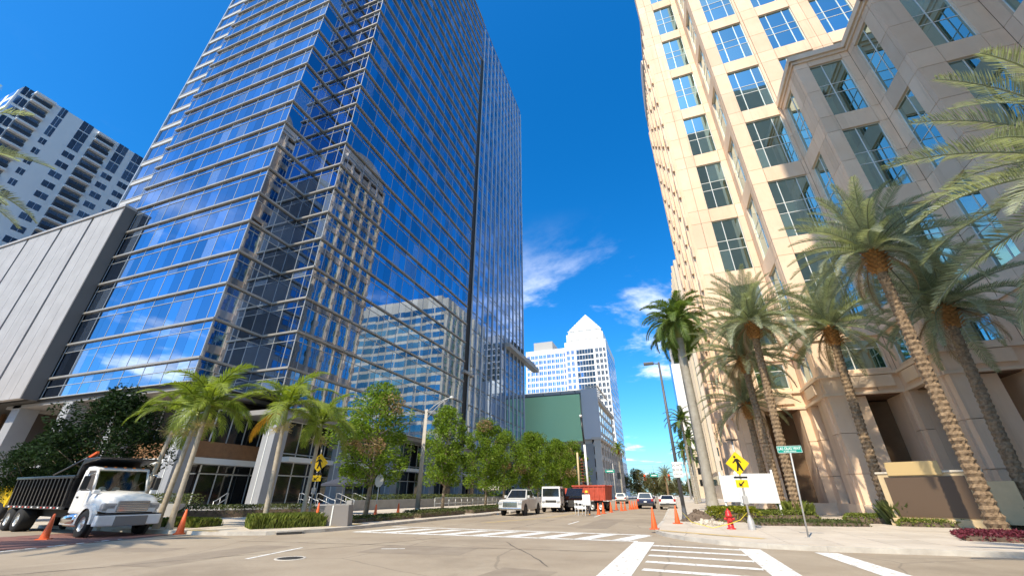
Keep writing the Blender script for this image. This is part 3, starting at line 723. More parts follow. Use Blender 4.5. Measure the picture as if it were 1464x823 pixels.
# rounded copings on the stepped bays
def coping(pts, z, w=.32):
    for (a, b) in zip(pts, pts[1:]):
        trim.add((min(a[0], b[0]) - w, max(a[0], b[0]) + .3, min(a[1], b[1]) - w, max(a[1], b[1]) + .3, z - .28, z + .35))
        trim.add((min(a[0], b[0]) - .14, max(a[0], b[0]) + .28, min(a[1], b[1]) - .14, max(a[1], b[1]) + .28, z - .62, z - .29))
coping([(X4, Y3), (X4, Y5), (X6, Y5), (X6, Y7), (X8, Y7), (X8, Y9), (XEND, Y9)], STEP)
# --- ribbed street side
nb = 12; bw_ = (94.4 - Y1 - .5) / nb; YM = Y1 + .5 + 4 * bw_
rib = Pieces(ct, 'rib', stone, 60, 6); srf = Pieces(ct, 'street_panel', stone, 120, 12)
for i in range(nb + 1):
    for FS in ([('x-', X0)] if i < 4 else [('x-', X0), ('x-', X0 + 3.2)] if i == 4 else [('x-', X0 + 3.2)]):
        u = Y1 + .5 + i * bw_
        h_ = RH if FS[1] < X0 + 1 else HT
        rib.add(fext(FS, u - .42, u + .42, -.42, .35, .14, h_), NRM['x-']); rib.add(fext(FS, u - .22, u + .22, .35, .6, 9.8, h_ - 3), NRM['x-'])
        for q in range(int((h_ - 14) / 4.2)): srf.add(fext(FS, u - .62, u + .62, .36, .58, 12.6 + q * 4.2, 14.0 + q * 4.2), NRM['x-'])
for i in range(nb):
    FS = ('x-', X0) if i < 4 else ('x-', X0 + 3.2)
    a = Y1 + .93 + i * bw_ + .01; b = a + bw_ - .88
    k = 0
    while WT + WR * k < (RH if i < 4 else HT):
        zt = WT + WR * k; zb = zt - WHT
        for zz0, zz1 in ((zb, zb + 2.7), (zb + 2.75, zb + 3.85), (zb + 3.9, zt)):
            glz.add(fext(FS, a, (a + b) / 2 - .04, -.1, -.05, zz0, zz1)); glz.add(fext(FS, (a + b) / 2 + .04, b, -.1, -.05, zz0, zz1))
        glf.add(fext(FS, (a + b) / 2 - .05, (a + b) / 2 + .05, -.1, .05, zb, zt))
        srf.add(fext(FS, a, b, -.4, .2, zt + .01, min(zb + WR - .01, RH if i < 4 else HT)), NRM['x-']); k += 1
    srf.add(fext(FS, a, b, -.4, .15, 8.3, WT - WHT - .02), NRM['x-'])
srf.add((X0 + 3.3, XEND, 94.02, 94.42, 8, HT)); srf.add((X0, X0 + 3.2, YM + .43, YM + .8, 8, RH)); srf.add((X0 + .01, X0 + 4, Y1 + .43, Y1 + 1.3, RH + .1, HT)); srf.add((X0 - .2, X0 + 3.5, Y1 + .5, YM + .8, RH - .5, RH + .6)); srf.add((X0 + 3.2, X0 + 3.59, Y1 + 1.3, 61, RH + .7, HT)); srf.add((XEND - .4, XEND, Y9, 94, 8, STEP))
rib.flush(); srf.flush(); slab.flush(); glz.flush(); glf.flush(); trim.flush(); rail.flush()
# crown with curved pediments and setback attic
cr = MB(); cr.box(X0 + 2.8, XEND, Y1 - .3, 62, HT, HT + 1.2); cr.box(X0 + 2.8, XEND, 62, 94.9, HT, HT + 1.21); cr.box(X0 + 6, XEND - 2, Y1 + 3, 92, HT + 1.2, HT + 7)
def arc(c, r, h, n=14): return [(c + r * math.cos(math.pi * i / n), h * math.sin(math.pi * i / n)) for i in range(n + 1)]
for c, r in ((84, 9.5), (53, 8.6)):
    p = arc(c, r, 6.5); m = len(p); xo = X0 + 2.7; vs_ = [(xo, u, HT + 1.2 + h) for u, h in p] + [(xo + 2.6, u, HT + 1.2 + h) for u, h in p]
    cr.add(vs_, [tuple(range(m)), tuple(reversed(range(m, 2 * m)))] + [(i, i + m, i + m + 1, i + 1) for i in range(m - 1)])
cr.build('crown', stone_trim, ct)

# ================================================================== OTHER BUILDINGS
def slab_building(name, label, cat, x0, x1, y0, y1, h, wall, glass, fl, faces, spand=1.3, bayw=None, z0=0, ledge=.0, group=None, limit=200, minpx=12):
    t = thing(name, label, cat, ((x0 + x1) / 2, (y0 + y1) / 2, 0), group)
    MB().box(x0, x1, y0, y1, 0, h).build('wall', wall, t)
    P = Pieces(t, 'window', glass, limit, minpx, 'window_field')
    for fc in faces:
        face = {'y-': ('y-', y0), 'x-': ('x-', x0), 'x+': ('x+', x1)}[fc]; a, b = (x0, x1) if fc == 'y-' else (y0, y1)
        n = max(1, round((b - a - 1.5) / bayw)) if bayw else 1
        z = z0 + fl
        while z + fl - spand < h - .8:
            for i in range(n):
                p = a + .9 + (b - a - 1.8) * i / n; q = a + .9 + (b - a - 1.8) * (i + 1) / n
                P.add(fext(face, p + .28, q - .28, -.02, .05, z, z + fl - spand), NRM[fc])
            z += fl
    P.flush(); return t
banded = mat('banded_wall', (.66, .55, .42), .8, var=.04, vscale=.3)
b2 = slab_building('banded_office', 'cream office block with rows of green windows far behind the stone tower', 'office building', 14.0, 74, 156, 200, 87, banded, glass_band, 4.2, ('y-', 'x-'), 1.5, 6.2)
for i in range(7):
    MB().box(13.0, 13.99, 159 + i * 6, 160.4 + i * 6, 8, 86).build('pier', banded, b2)
MB().box(20, 66, 160, 196, 87, 91).build('roof_block', banded, b2)
b3 = slab_building('curved_glass_office', 'dark glass tower seen mirrored in the finned end of the glass tower', 'office building', X0 + 2, 46, 216, 252, 88, mat('b3_wall', (.4, .4, .42), .6), glass_low, 4.0, ('y-', 'x-'), .8, 3.4, limit=0)
MB().box(8.2, 30, 214.6, 215.8, 0, 60).build('end_wall', white_wall, b3)
tb = slab_building('shade_tower', 'tall beige office tower standing across the side street from the stone tower', 'skyscraper', 6.3, 60, -34, -8, 93, banded, glass_teal, 4.2, ('y-', 'x-'), 1.4, 5, limit=0)
MB().box(14, 50, -30, -14, 93, 96).build('roof_block', banded, tb)
lb = slab_building('brown_block', 'low brown building mirrored in the foot of the glass tower', 'building', -210, -64, -60, -16, 22, mat('brown_wall', (.30, .21, .15), .85, var=.1, vscale=.2), glass_dark, 4.4, ('y-',), 2, 5, limit=0)
MB().box(-180, -90, -50, -24, 22, 25).build('roof_block', MATS['brown_wall'], lb)

# pyramid-topped white tower down the street
PX1, PX0, PY0, PY1 = -28.0, -85.0, 262.0, 322.0
pt = thing('pyramid_tower', 'white office tower with a stepped pyramid roof beyond the green billboard', 'skyscraper', (-50, 290, 0))
pw = mat('pyramid_white', (.82, .79, .74), .75, var=.03, vscale=.1)
PH = 92.5
MB().box(PX0, PX1 - 7, PY0 + 3, PY1, 0, PH - .5).box(PX1 - 28, PX1, PY0, PY1 - 12, 0, PH + 2).build('wall', pw, pt)
pp = Pieces(pt, 'window', mat('far_glass', (.20, .36, .58), .08, metal=.8, island=.3, tilt=.02), 300, 6, 'window_field')
z = PH - 4
while z > 20:
    for i in range(10):
        u = PX0 + 1 + i * 2.95; pp.add((u, u + 1.05, PY0 + 2.9, PY0 + 3.05, z - 2.4, z), NRM['y-']); pp.add((u + 1.3, u + 2.35, PY0 + 2.9, PY0 + 3.05, z - 2.4, z), NRM['y-'])
    for u in (PX1 - 26.6, PX1 - 23.6, PX1 - 7.3, PX1 - 4.7, PX1 - 2.1): pp.add((u, u + .85, PY0 - .08, PY0 + .05, z - 2.5, z), NRM['y-']); pp.add((u + 1.0, u + 1.75, PY0 - .08, PY0 + .05, z - 2.5, z), NRM['y-'])
    for i in range(6): pp.add((PX1 - 20 + i * 1.9, PX1 - 18.3 + i * 1.9, PY0 - .08, PY0 + .05, z - 3.0, z), NRM['y-'])
    for i in range(12): pp.add((PX1 - .05, PX1 + .08, PY0 + 1.6 + i * 3.9, PY0 + 4.2 + i * 3.9, z - 2.6, z), NRM['x+'])
    z -= 3.9
pp.flush()
pr2 = Pieces(pt, 'pier', pw, 60, 6)
for u in [PX0 + 3.4 + i * 5.9 for i in range(5)]: pr2.add((u - .2, u + .35, PY0 + 2.4, PY0 + 3.04, 8, PH - 2))
for u in (PX1 - 27.6, PX1 - 21.4, PX1 - 20.6, PX1 - 8.6, PX1 - .6): pr2.add((u, u + .6, PY0 - .6, PY0 + .04, 8, PH + 1))
pr2.flush()
py = MB(); cxp, cyp = PX1 - 14, PY0 + 14
py.box(cxp - 12.6, cxp + 12.6, cyp - 12.6, cyp + 12.6, PH + 2, PH + 8); py.box(cxp - 11.4, cxp + 11.4, cyp - 11.4, cyp + 11.4, PH + 8, PH + 10.5)
py.build('attic', pw, pt)
pyr = MB(); ap = (cxp, cyp, PH + 27); q = [(cxp - 11.6, cyp - 11.6, PH + 10.5), (cxp + 11.6, cyp - 11.6, PH + 10.5), (cxp + 11.6, cyp + 11.6, PH + 10.5), (cxp - 11.6, cyp + 11.6, PH + 10.5)]
pyr.add(q + [ap], [(0, 1, 4), (1, 2, 4), (2, 3, 4), (3, 0, 4)]); pyr.build('pyramid_roof', pw, pt)
rd = Pieces(pt, 'roof_ridge', pw, 20, 1)
for k in range(7):
    f = k / 8; hw = 11.75 * (1 - f); zz = PH + 10.5 + 16.5 * f
    rd.add((cxp - hw, cxp + hw, cyp - hw - .02, cyp - hw + .5, zz, zz + .4))
rd.flush()
for k in range(5): MB().box(cxp - 10.5 + k * 4.4, cxp - 7.2 + k * 4.4, cyp - 12.9, cyp - 12.5, PH + 3.4, PH + 7).build('attic_relief', mat('pyr_relief', (.62, .59, .55), .8), pt)  # relief panels in a darker tone than the tower wall
MB().box(PX0 + 4, PX0 + 18, PY0 + 10, PY0 + 26, PH, PH + 8).build('plant_room', mat('plant_grey', (.42, .40, .37), .8), pt)

# garage with the billboard
GX1, GX0, GY0, GY1 = -19.4, -50.0, 135.0, 196.0
ga = thing('parking_garage', 'cream parking garage with open decks and a tall upper block beside the street', 'garage', (-34, 160, 0))
gm = mat('garage_wall', (.62, .56, .49), .85, var=.05, vscale=.2)
MB().box(GX0, GX1 - 2.6, GY0 + .3, GY1, 0, 32.6).build('upper_block', gm, ga)
MB().box(GX0, GX1 - 2.2, GY0, GY1 + 1, 0, 15.6).build('wall', mat('garage_grey', (.33, .32, .31), .85, var=.05, vscale=.2), ga)
dk = Pieces(ga, 'deck_edge', gm, 60, 6); dp = Pieces(ga, 'pillar', gm, 60, 6); op = Pieces(ga, 'opening', interior, 80, 8); gwn = Pieces(ga, 'window', glass_band, 60, 8)
for k in range(5):
    dk.add((GX1 - 2.2, GX1 - .2, GY0 - .1, GY1 + .5, .5 + k * 3.6, 1.7 + k * 3.6), NRM['x+'])
    for i in range(10): op.add((GX1 - 2.19, GX1 - 2.1, GY0 + .8 + i * 6, GY0 + 6 + i * 6, 1.8 + k * 3.6, 3.9 + k * 3.6), NRM['x+'])
for i in range(11): dp.add((GX1 - 1.9, GX1 + .1, GY0 - .3 + i * 6, GY0 + .7 + i * 6, 0, 16.8), NRM['x+'])
dk.add((GX1 - 2.6, GX1 + .5, GY0 - .6, GY1 + .8, 16.8, 17.5), NRM['x+']); dk.add((GX1 - 3.2, GX1 - 1.7, GY0 - .2, GY1 + .4, 32.0, 33.4), NRM['x+'])
for i in range(9):
    for k in range(4): gwn.add((GX1 - 2.61, GX1 - 2.5, GY0 + 3 + i * 6, GY0 + 6.4 + i * 6, 18.4 + k * 3.5, 20.6 + k * 3.5), NRM['x+'])
for i in range(3): op.add((-26.5 + i * 3.2 - 6, -24.6 + i * 3.2 - 6, GY0 - .05, GY0, 11.4, 13.4), NRM['y-'])
for q in (dk, dp, op, gwn): q.flush()
tr2 = MB()
for i in range(8): tr2.box(GX1 - 3.4, GX1 + .9, GY0 + .2 + i * 3, GY0 + .6 + i * 3, 33.4, 33.7)
tr2.box(GX1 + .5, GX1 + .8, GY0, GY0 + 24, 33.1, 33.4); tr2.build('roof_pergola', gm, ga)
bb = thing('green_billboard', 'large blank green billboard panel hung on the garage front', 'billboard', (-35, 134.4, 16))
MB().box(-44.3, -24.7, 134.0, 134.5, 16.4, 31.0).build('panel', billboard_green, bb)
MB().box(-44.5, -24.5, 134.1, 134.95, 31.0, 31.4).build('top_rail', pole_grey, bb)
for x in (-43, -37, -31, -26): MB().tube([(x, 134.2, 31.4), (x, 133.2, 32.0)], .1, 6).build('lamp_arm', pole_grey, bb)
tag(MB().box(-24.3, -18.9, 134.5, 135.2, 16.9, 32.6).build('grey_wall_panel', billboard_grey), 'plain tall grey panel covering the wall right of the green billboard', 'wall panel')
# far cream building on the east side of the street and a low skyline
fb = slab_building('far_cream_building', 'low cream building with dark windows far down the street behind palms', 'building', 9.5, 40, 205, 214, 19, banded, glass_dark, 4.5, ('y-', 'x-'), 2, 4)
MB().box(9.0, 41, 204.6, 214.4, 19, 19.8).build('cornice', white_wall, fb)

# ================================================================== VEGETATION
rnd = random.Random(11)
def rvec(r_=rnd):
    while True:
        v = Vector((r_.uniform(-1, 1), r_.uniform(-1, 1), r_.uniform(-1, 1)))
        if .05 < v.length < 1: return v
def leaf(mb, p, size, r_=rnd, flat=.5):
    d = rvec(r_).normalized(); d.z *= flat; d.normalize(); u = d.cross(rvec(r_)).normalized(); w = size * r_.uniform(.35, .5); l = size * r_.uniform(.8, 1.3)
    mb.add([p - d * l * .5, p + u * w * .5, p + d * l * .5, p - u * w * .5], [(0, 1, 2, 3)])
def make_tree(name, label, h, rad, crown0, material, nclump=34, nleaf=110, size=.24, trunk_r=.13, group=None, seed=1, dry=0.0):
    r_ = random.Random(seed)
    t = thing(name, label, 'tree', (0, 0, 0), group)
    tk = MB(); tops = []
    tk.tube([(0, 0, 0), (.04, .02, crown0 * .5), (.1, -.04, crown0), (.05, .05, h * .62), (0, 0, h * .85)], [trunk_r * 1.25, trunk_r, trunk_r * .85, trunk_r * .5, trunk_r * .15], 9)
    cl = []
    for i in range(nclump):
        f = (i + .5) / nclump; z = crown0 * .95 + (h - crown0 * .95) * f; prof = math.sin(math.pi * min(1, max(.02, f * .86 + .14))) ** .7
        a = i * 2.39996 + r_.uniform(-.4, .4); rr = rad * prof * r_.choice((.35, .6, .75, .85, 1.0)) * r_.uniform(.85, 1.1)
        cl.append(Vector((math.cos(a) * rr, math.sin(a) * rr, z)))
    for i, c in enumerate(cl):
        if i % 2 == 0:
            b = Vector((.06, 0, max(crown0 * .8, c.z - .9 - .35 * math.hypot(c.x, c.y)))); m = b.lerp(c, .55) + Vector((0, 0, -.12))
            tk.tube([b, m, c], [trunk_r * .42, trunk_r * .25, .012], 5)
    tr = link('trunk', tk.mesh('trunk', bark), t, local=True)
    mb = MB(); md = MB()
    for i, c in enumerate(cl):
        cr = rad * r_.uniform(.17, .44); tgt = md if r_.random() < dry else mb
        for k in range(int(nleaf * r_.uniform(.6, 1.4))):
            v = rvec(r_); v.z *= .7
            leaf(tgt, c + v * cr * (v.length ** -.35 if v.length > .2 else 1), size, r_)
    link('crown', mb.mesh('crown', material), t, local=True)
    if md.v: link('dry_foliage', md.mesh('dry_foliage', leaf_dry), t, local=True)
    return t
GT = 'street trees along the west pavement'
def onx(az_deg, x): return Vector((x, x / math.tan(R(az_deg)), KH))
tA = make_tree('street_tree', 'leafy green tree with a brown dry patch beside the stop sign', 8.7, 2.75, 2.5, leaf_tree, 50, 230, .25, .15, GT, 3, .10); place(tA, onx(-37.5, -20.1), .4)
tB = make_tree('street_tree', 'slim light-trunked green tree beside the grey street lamp', 8.9, 2.45, 2.6, leaf_tree, 44, 220, .25, .13, GT, 5); place(tB, onx(-28.5, -19.9), 1.0)
tC = make_tree('street_tree', 'full green street tree behind the white pickup truck', 9.2, 2.9, 2.1, leaf_tree, 48, 230, .27, .13, GT, 8, .05); place(tC, onx(-23.2, -20.2))
def more_tree(src, pos, rz, sc, label):
    c = copy_tree(src); place(c, pos, rz, sc, label); return c
more_tree(tA, (-21.5, 56.5, KH), 2.2, 1.05, 'bushy green street tree between the pickup and the small truck')
more_tree(tB, (-19.8, 62.5, KH), 4.0, 1.08, 'green street tree with a light trunk behind the small white truck')
more_tree(tC, (-20.8, 70, KH), 5.1, 1.12, 'tall green street tree below the left edge of the green billboard')
more_tree(tA, (-18.6, 77, KH), .9, 1.10, 'green street tree below the middle of the green billboard')
more_tree(tC, (-18.0, 86, KH), 3.3, 1.15, 'green street tree beside the drill rig below the billboard')
more_tree(tB, (-22.5, 90, KH), 1.3, 1.3, 'green street tree behind the drill rig against the garage wall')
dkT = make_tree('shade_tree', 'dark dense tree behind the dump truck under the glass tower', 9.3, 3.6, 2.9, leaf_shaded, 58, 240, .30, .2, None, 21); place(dkT, (-32.4, 16.4, KH), .5, .76)
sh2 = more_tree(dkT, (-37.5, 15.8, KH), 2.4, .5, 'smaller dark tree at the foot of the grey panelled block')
# far trees closing the street
fa = make_tree('far_tree', 'broad olive tree closing the far end of the street left of the signals', 11, 5.5, 3, leaf_far, 44, 150, .6, .3, 'trees at the far end of the street', 31); place(fa, (-15.5, 212, 0))
for i, (x, y, s_, lb_) in enumerate(((-24, 205, 1.0, 'olive tree beside the garage corner at the far end'), (-9, 228, .9, 'olive tree behind the left far traffic signal'), (-3, 240, .75, 'low olive tree behind the right far traffic signal'), (8, 236, .7, 'low olive tree beside the far cream building'), (-32, 232, 1.05, 'olive tree in front of the pyramid tower foot'), (2, 262, .8, 'small far tree between the signals on the horizon'), (-6, 300, 1.0, 'farthest tree closing the middle of the street'))):
    more_tree(fa, (x, y, 0), i * 1.3, s_, lb_)

wd = MB(); r_w = random.Random(77)
for k in range(9000):
    x = r_w.uniform(-130, 130); h_ = 7 + 3.5 * math.sin(x * .11) + 2.2 * math.sin(x * .37 + 1); leaf(wd, Vector((x, r_w.uniform(425, 450), r_w.random() ** .7 * max(2.5, h_))), 2.0, r_w)
wo_ = wd.build('far_woods', leaf_far, None, kind='stuff'); tag(wo_, 'low line of far trees closing the end of the street', 'trees')

# ---- palms
def frond_mesh(name, L, nl, ll, lw, arch, m, vee=.5, droop=.25, seed=0, twist=.0):
    "one feather leaf starting at the origin along +x, arching downwards"
    r_ = random.Random(seed); mb = MB(); pts = []; ang = arch[0]; p = Vector((0, 0, 0)); n = 14
    for i in range(n + 1):
        pts.append(p.copy()); ang_i = arch[0] + (arch[1] - arch[0]) * (i / n) ** 1.3
        p = p + Vector((math.cos(ang_i), 0, math.sin(ang_i))) * (L / n)
    mb.tube(pts, [.035 * (1 - .85 * i / n) + .006 for i in range(n + 1)], 5)
    for s_ in (-1, 1):
        for k in range(nl):
            f = .10 + .9 * (k + r_.uniform(-.3, .3)) / nl; f = min(max(f, .06), .995)
            q = f * n; i = min(int(q), n - 1); c = pts[i].lerp(pts[i + 1], q - i); d = (pts[i + 1] - pts[i]).normalized()
            upv = Vector((-d.z, 0, d.x)); sd = Vector((0, s_, 0))
            l = ll * (math.sin(math.pi * min(1, .18 + f * .80)) ** .6) * r_.uniform(.85, 1.12)
            dirv = (d * (.45 + .75 * f) + sd * 1.0 + upv * (vee + r_.uniform(-.18, .18))).normalized()
            e = c + dirv * l + Vector((0, 0, -droop * l)); md = c + dirv * l * .5 + Vector((0, 0, -droop * l * .2))
            w = d * lw
            mb.add([c - w * .6, c + w * .6, md + w, md - w], [(0, 1, 2, 3)]); o = len(mb.v); mb.add([md - w, md + w, e], [(0, 1, 2)])
    return mb.mesh(name, m)
def palm(name, label, base, top, trunkm, trunk_r, fr, nfr, elev, group=None, boots=None, ringed=False, seed=0, sag=0.0, shaft=None, flower=None, extra=None):
    "palm standing at base with its crown at top (world points)"
    r_ = random.Random(seed); base = Vector(base); top = Vector(top)
    t = thing(name, label, 'palm tree', base, group)
    H = top.z - base.z; off = Vector((top.x - base.x, top.y - base.y, 0)); mb = MB()
    nr = max(30, int(H / (.11 if ringed else .13))); ns = 16
    vs_ = []; fs = []
    for i in range(nr + 1):
        f = i / nr; c = off * (f ** 1.25) + Vector((0, 0, H * f)); r0 = trunk_r * (1.12 - .22 * f + .35 * max(0, .08 - f) / .08)
        for k in range(ns):
            a = 2 * math.pi * k / ns
            if ringed: rr = r0 * (1 + (.05 if i % 2 else -.03))
            else:
                a += (math.pi / ns) * ((i // 2) % 2) + r_.uniform(-.05, .05)
                rr = r0 * ((1.13 if k % 2 else .99) if i % 2 else .90) + r_.uniform(-.018, .018)
            vs_.append(c + Vector((rr * math.cos(a), rr * math.sin(a), 0)) + Vector((0, 0, r_.uniform(-.02, .02) if not ringed else 0)))
    for i in range(nr):
        for k in range(ns):
            a = i * ns + k; b = i * ns + (k + 1) % ns; fs.append((a, b, b + ns, a + ns))
    mb.add(vs_, fs, ringed); link('trunk', mb.mesh('trunk', trunkm), t, local=True)
    tl = top - base
    if boots:
        bm_ = MB(); hb = 1.25
        bm_.lathe([(trunk_r * 1.0, -hb), (trunk_r * 1.45, -hb * .55), (trunk_r * 1.75, -.15), (trunk_r * 1.4, .18), (.05, .35)], 14, tl)
        for k in range(110):
            f = k / 110; a = k * 2.39996; z = -hb + f * 1.35; rr = trunk_r * (1.05 + .7 * math.sin(min(1, f + .1) * 2.2)); c = tl + Vector((math.cos(a) * rr, math.sin(a) * rr, z))
            dd = Vector((math.cos(a), math.sin(a), .9)).normalized(); side_ = Vector((-math.sin(a), math.cos(a), 0)); e = c + dd * .17
            nn = dd.cross(side_) * .045
            bm_.add([c - side_ * .09, c + side_ * .09, e + side_ * .05 - nn, e - side_ * .05 - nn], [(0, 1, 2, 3)])
        link('leaf_boots', bm_.mesh('leaf_boots', boots), t, local=True)
    if shaft:
        d = (off * .03); sh = MB().tube([tl - Vector((0, 0, .1)) - d, tl + Vector((0, 0, shaft * .45)), tl + Vector((0, 0, shaft))], [trunk_r * .95, trunk_r * 1.05, trunk_r * .45], 12)
        link('crownshaft', sh.mesh('crownshaft', shaft_m), t, local=True); tl = tl + Vector((0, 0, shaft * .85))
    if flower:
        fm = MB()
        for k in range(flower):
            a = k * 2.4 + r_.uniform(-.3, .3); o = top - base + Vector((0, 0, -.12 - .12 * (k % 3)))
            q = o + Vector((math.cos(a), math.sin(a), r_.uniform(-.1, .5))) * r_.uniform(.2, .45); fm.tube([o, q], [.025, .012], 4)
            for j in range(16):
                e = q + Vector((math.cos(a), math.sin(a), -.3)) * .08 + rvec(r_) * .42; fm.tube([q, e], [.009, .007], 3, cap=False)
        link('flower_cluster', fm.mesh('flower_cluster', flower_m), t, local=True)
    for k in range(nfr):
        f = (k + .5) / nfr; a = k * 2.39996 + r_.uniform(-.25, .25); el = elev[0] + (elev[1] - elev[0]) * f + r_.uniform(-.09, .09)
        mm = fr[k % len(fr)]
        if extra and k in extra: mm = extra[k]
        o = link('frond', mm, t, local=True)
        s0_ = 1.1 if name == 'slender_palm' else (1.08 if name == 'date_palm' else 1.05 if name == 'royal_palm' else 1.0)
        o.location = tl + Vector((math.cos(a), math.sin(a), 0)) * trunk_r * .5 + Vector((0, 0, .18 * (1 - f)))
        o.rotation_euler = (r_.uniform(-.3, .3), -el, a); s_ = r_.uniform(.85, 1.1) * s0_; o.scale = (s_, s_, s_)
    return t
fd = [frond_mesh('date_frond', 4.0, 96, .56, .017, (R(12), R(-50)), frond_date, .55, .12, i) for i in range(5)]
fg = [frond_mesh('feather_frond', 2.8, 54, .68, .030, (R(24), R(-82)), frond_green, .25, .35, 20 + i) for i in range(4)]
fy = frond_mesh('yellow_frond', 2.3, 46, .6, .042, (R(0), R(-70)), frond_yellow, .1, .4, 40)
frl = [frond_mesh('royal_frond', 3.6, 64, .8, .042, (R(25), R(-80)), frond_royal, .5, .35, 50 + i) for i in range(4)]
fdd = frond_mesh('dead_frond', 2.9, 60, .42, .015, (R(-5), R(-80)), leaf_dry, .2, .3, 33)
DE = (R(82), R(-38))
def date_palm(label, crown_px, base_px, dist, bd=None, n=62, seed=0, h=None):
    top = AZ(*crown_px, dist); b = AZ(*base_px, bd or dist); b.z = KH
    return palm('date_palm', label, b, top, palm_bark, .25, fd, n, DE, 'date palms before the stone tower', boots_m, seed=seed, extra={n - 1: fdd, n - 3: fdd, n - 6: fdd, n - 7: fdd})
date_palm('date palm with a clean straight trunk left of the monument wall', (1187, 470), (1272, 735), 34.5, seed=1)
date_palm('date palm rising behind the green street name sign', (1075, 462), (1140, 728), 33, seed=2)
date_palm('tallest date palm with a bright orange neck right of the monument wall', (1248, 362), (1418, 735), 27, seed=3)
date_palm('dark-trunked date palm second from the white boards', (1062, 512), (1118, 720), 37, seed=4)
date_palm('date palm close to the stone tower behind the tallest palm', (1350, 440), (1462, 700), 32.0, 31.5, seed=5)
date_palm('short date palm nearest the ribbed street side of the stone tower', (1067, 578), (1100, 712), 41, 41, 40, 6)
# palm whose crown reaches in from the right, trunk outside the picture
palm('date_palm', 'near date palm whose long arching fronds reach across the stone bays', (AZ(1660, 245, 15).x + .2, AZ(1660, 245, 15).y, KH), AZ(1660, 245, 15), palm_bark, .26, fd, 48, DE, 'date palms before the stone tower', boots_m, seed=9)
palm('date_palm', 'palm at the west kerb with only frond tips in view beside the apartment block', (-23.0, 1.6, KH), (-22.8, 1.9, 11.0), palm_bark, .24, fd, 34, DE, 'date palms before the stone tower', boots_m, seed=12)
GP = 'slender palms beside the dump truck and hedge'
def slim(label, crown_px, base_px, dist, n=11, seed=0, extra=None, fl_=9, tr_r=.115):
    top = AZ(*crown_px, dist); b = AZ(*base_px, dist); b.z = KH
    return palm('slender_palm', label, b, top, pale_trunk, tr_r, fg, n, (R(58), R(-26)), GP, ringed=True, shaft=.95, flower=fl_, seed=seed, extra=extra)
slim('slender palm with a yellow dying frond above the grassy planter', (405, 606), (378, 742), 26.5, 13, 1, {12: fy})
slim('leaning slender palm with orange-tinged trunk behind the white dump truck', (292, 600), (245, 745), 27, 11, 2)
slim('thin slender palm leaning beside its twin behind the dump truck', (276, 612), (226, 745), 27.8, 10, 3)
slim('slender palm behind the yellow pedestrian sign with flower stalks', (456, 625), (432, 738), 29, 12, 4)
slim('slender palm in the shade of the dark tree behind the truck', (248, 612), (200, 720), 34, 10, 5)
for i, (y, h) in enumerate(((40, 15.0), (47, 17.2), (55, 18.6))):
    lbl = ('thick grey royal palm trunk beside the white boards', 'royal palm in line behind the thick grey palm', 'royal palm farthest along the east kerb before the ribbed facade')[i]
    palm('royal_palm', lbl, ((2.75, 3.1, 3.55)[i], y, KH), ((2.7, 3.0, 3.45)[i], y, h), grey_trunk, .36, frl, 30, (R(66), R(-70)), 'royal palms along the east kerb', ringed=True, shaft=1.9, seed=60 + i)
for i, (x, y, h, lb_) in enumerate(((3.2, 84, 13.5, 'palm down the east kerb behind the DO NOT BLOCK sign'), (4.6, 100, 12, 'second palm down the east kerb past the signals'), (3.6, 120, 11.5, 'third palm down the east kerb past the signals'), (6.0, 140, 11, 'far palm before the low cream building'), (-13.6, 128, 13, 'tall yellow-green palm at the garage kerb'))):
    palm('cabbage_palm', lb_, (x, y, KH), (x, y, h), grey_trunk, .22, frl if i != 4 else fg, 20, (R(75), R(-45)), 'palms down the street', boots=boots_m if i else None, seed=80 + i)
palm('far_date_palm', 'squat full palm at the street end below the traffic signals', (-2.0, 150, 0), (-2.0, 150, 6.5), palm_bark, .3, fd, 40, DE, None, boots_m, seed=99)

# ---- hedges and beds
def hedge(name, label, cat, poly_c, sx, sy, h, m, n, size, rz=0, z=KH, blade=False, group=None, seed=0, rough=.3):
    r_ = random.Random(seed); t = thing(name, label, cat, (poly_c[0], poly_c[1], z), group, rz)
    mb = MB().box(-sx / 2 + .1, sx / 2 - .1, -sy / 2 + .1, sy / 2 - .1, .0, h * .55); link('soil_mound', mb.mesh('soil_mound', soil), t, local=True)
    lf = MB()
    for k in range(n):
        x = r_.uniform(-.5, .5); y = r_.uniform(-.5, .5); e = min(1, (1 - max(abs(x), abs(y)) * 2) * 5 + .45)
        zt = h * e * (1 - rough * r_.random())
        if blade:
            p = Vector((x * sx, y * sy, 0)); d = Vector((r_.uniform(-.5, .5), r_.uniform(-.5, .5), 1)); w = Vector((-d.y, d.x, 0)); w = (w.normalized() if w.length > .01 else Vector((1, 0, 0))) * size * .12
            tip = p + d * zt * 1.05; mid = p + Vector((d.x * .3, d.y * .3, .7)) * zt
            lf.add([p - w, p + w, mid + w, tip, mid - w], [(0, 1, 2, 3, 4)])
        else:
            leaf(lf, Vector((x * sx, y * sy, r_.choice((zt, zt, zt * r_.random())))), size, r_, 1)
    link('foliage', lf.mesh('foliage', m), t, local=True); return t
hedge('grass_planter', 'tufted grassy planter around the palm with the yellow frond', 'planter', (-18.6, 18.1), 3.3, 2.1, .62, leaf_hedge, 5200, .22, R(57), blade=True, seed=1)
hedge('hedge_bed', 'low clipped bed behind the grey utility box', 'hedge', (-17.5, 24.0), 5.6, 1.5, .34, leaf_hedge_dark, 3600, .13, R(83), seed=2)
hedge('hedge_bed', 'longer dark bed along the kerb below the street lamp', 'hedge', (-17.2, 30.6), 6.2, 1.9, .46, leaf_hedge_dark, 4200, .13, R(86), seed=3)
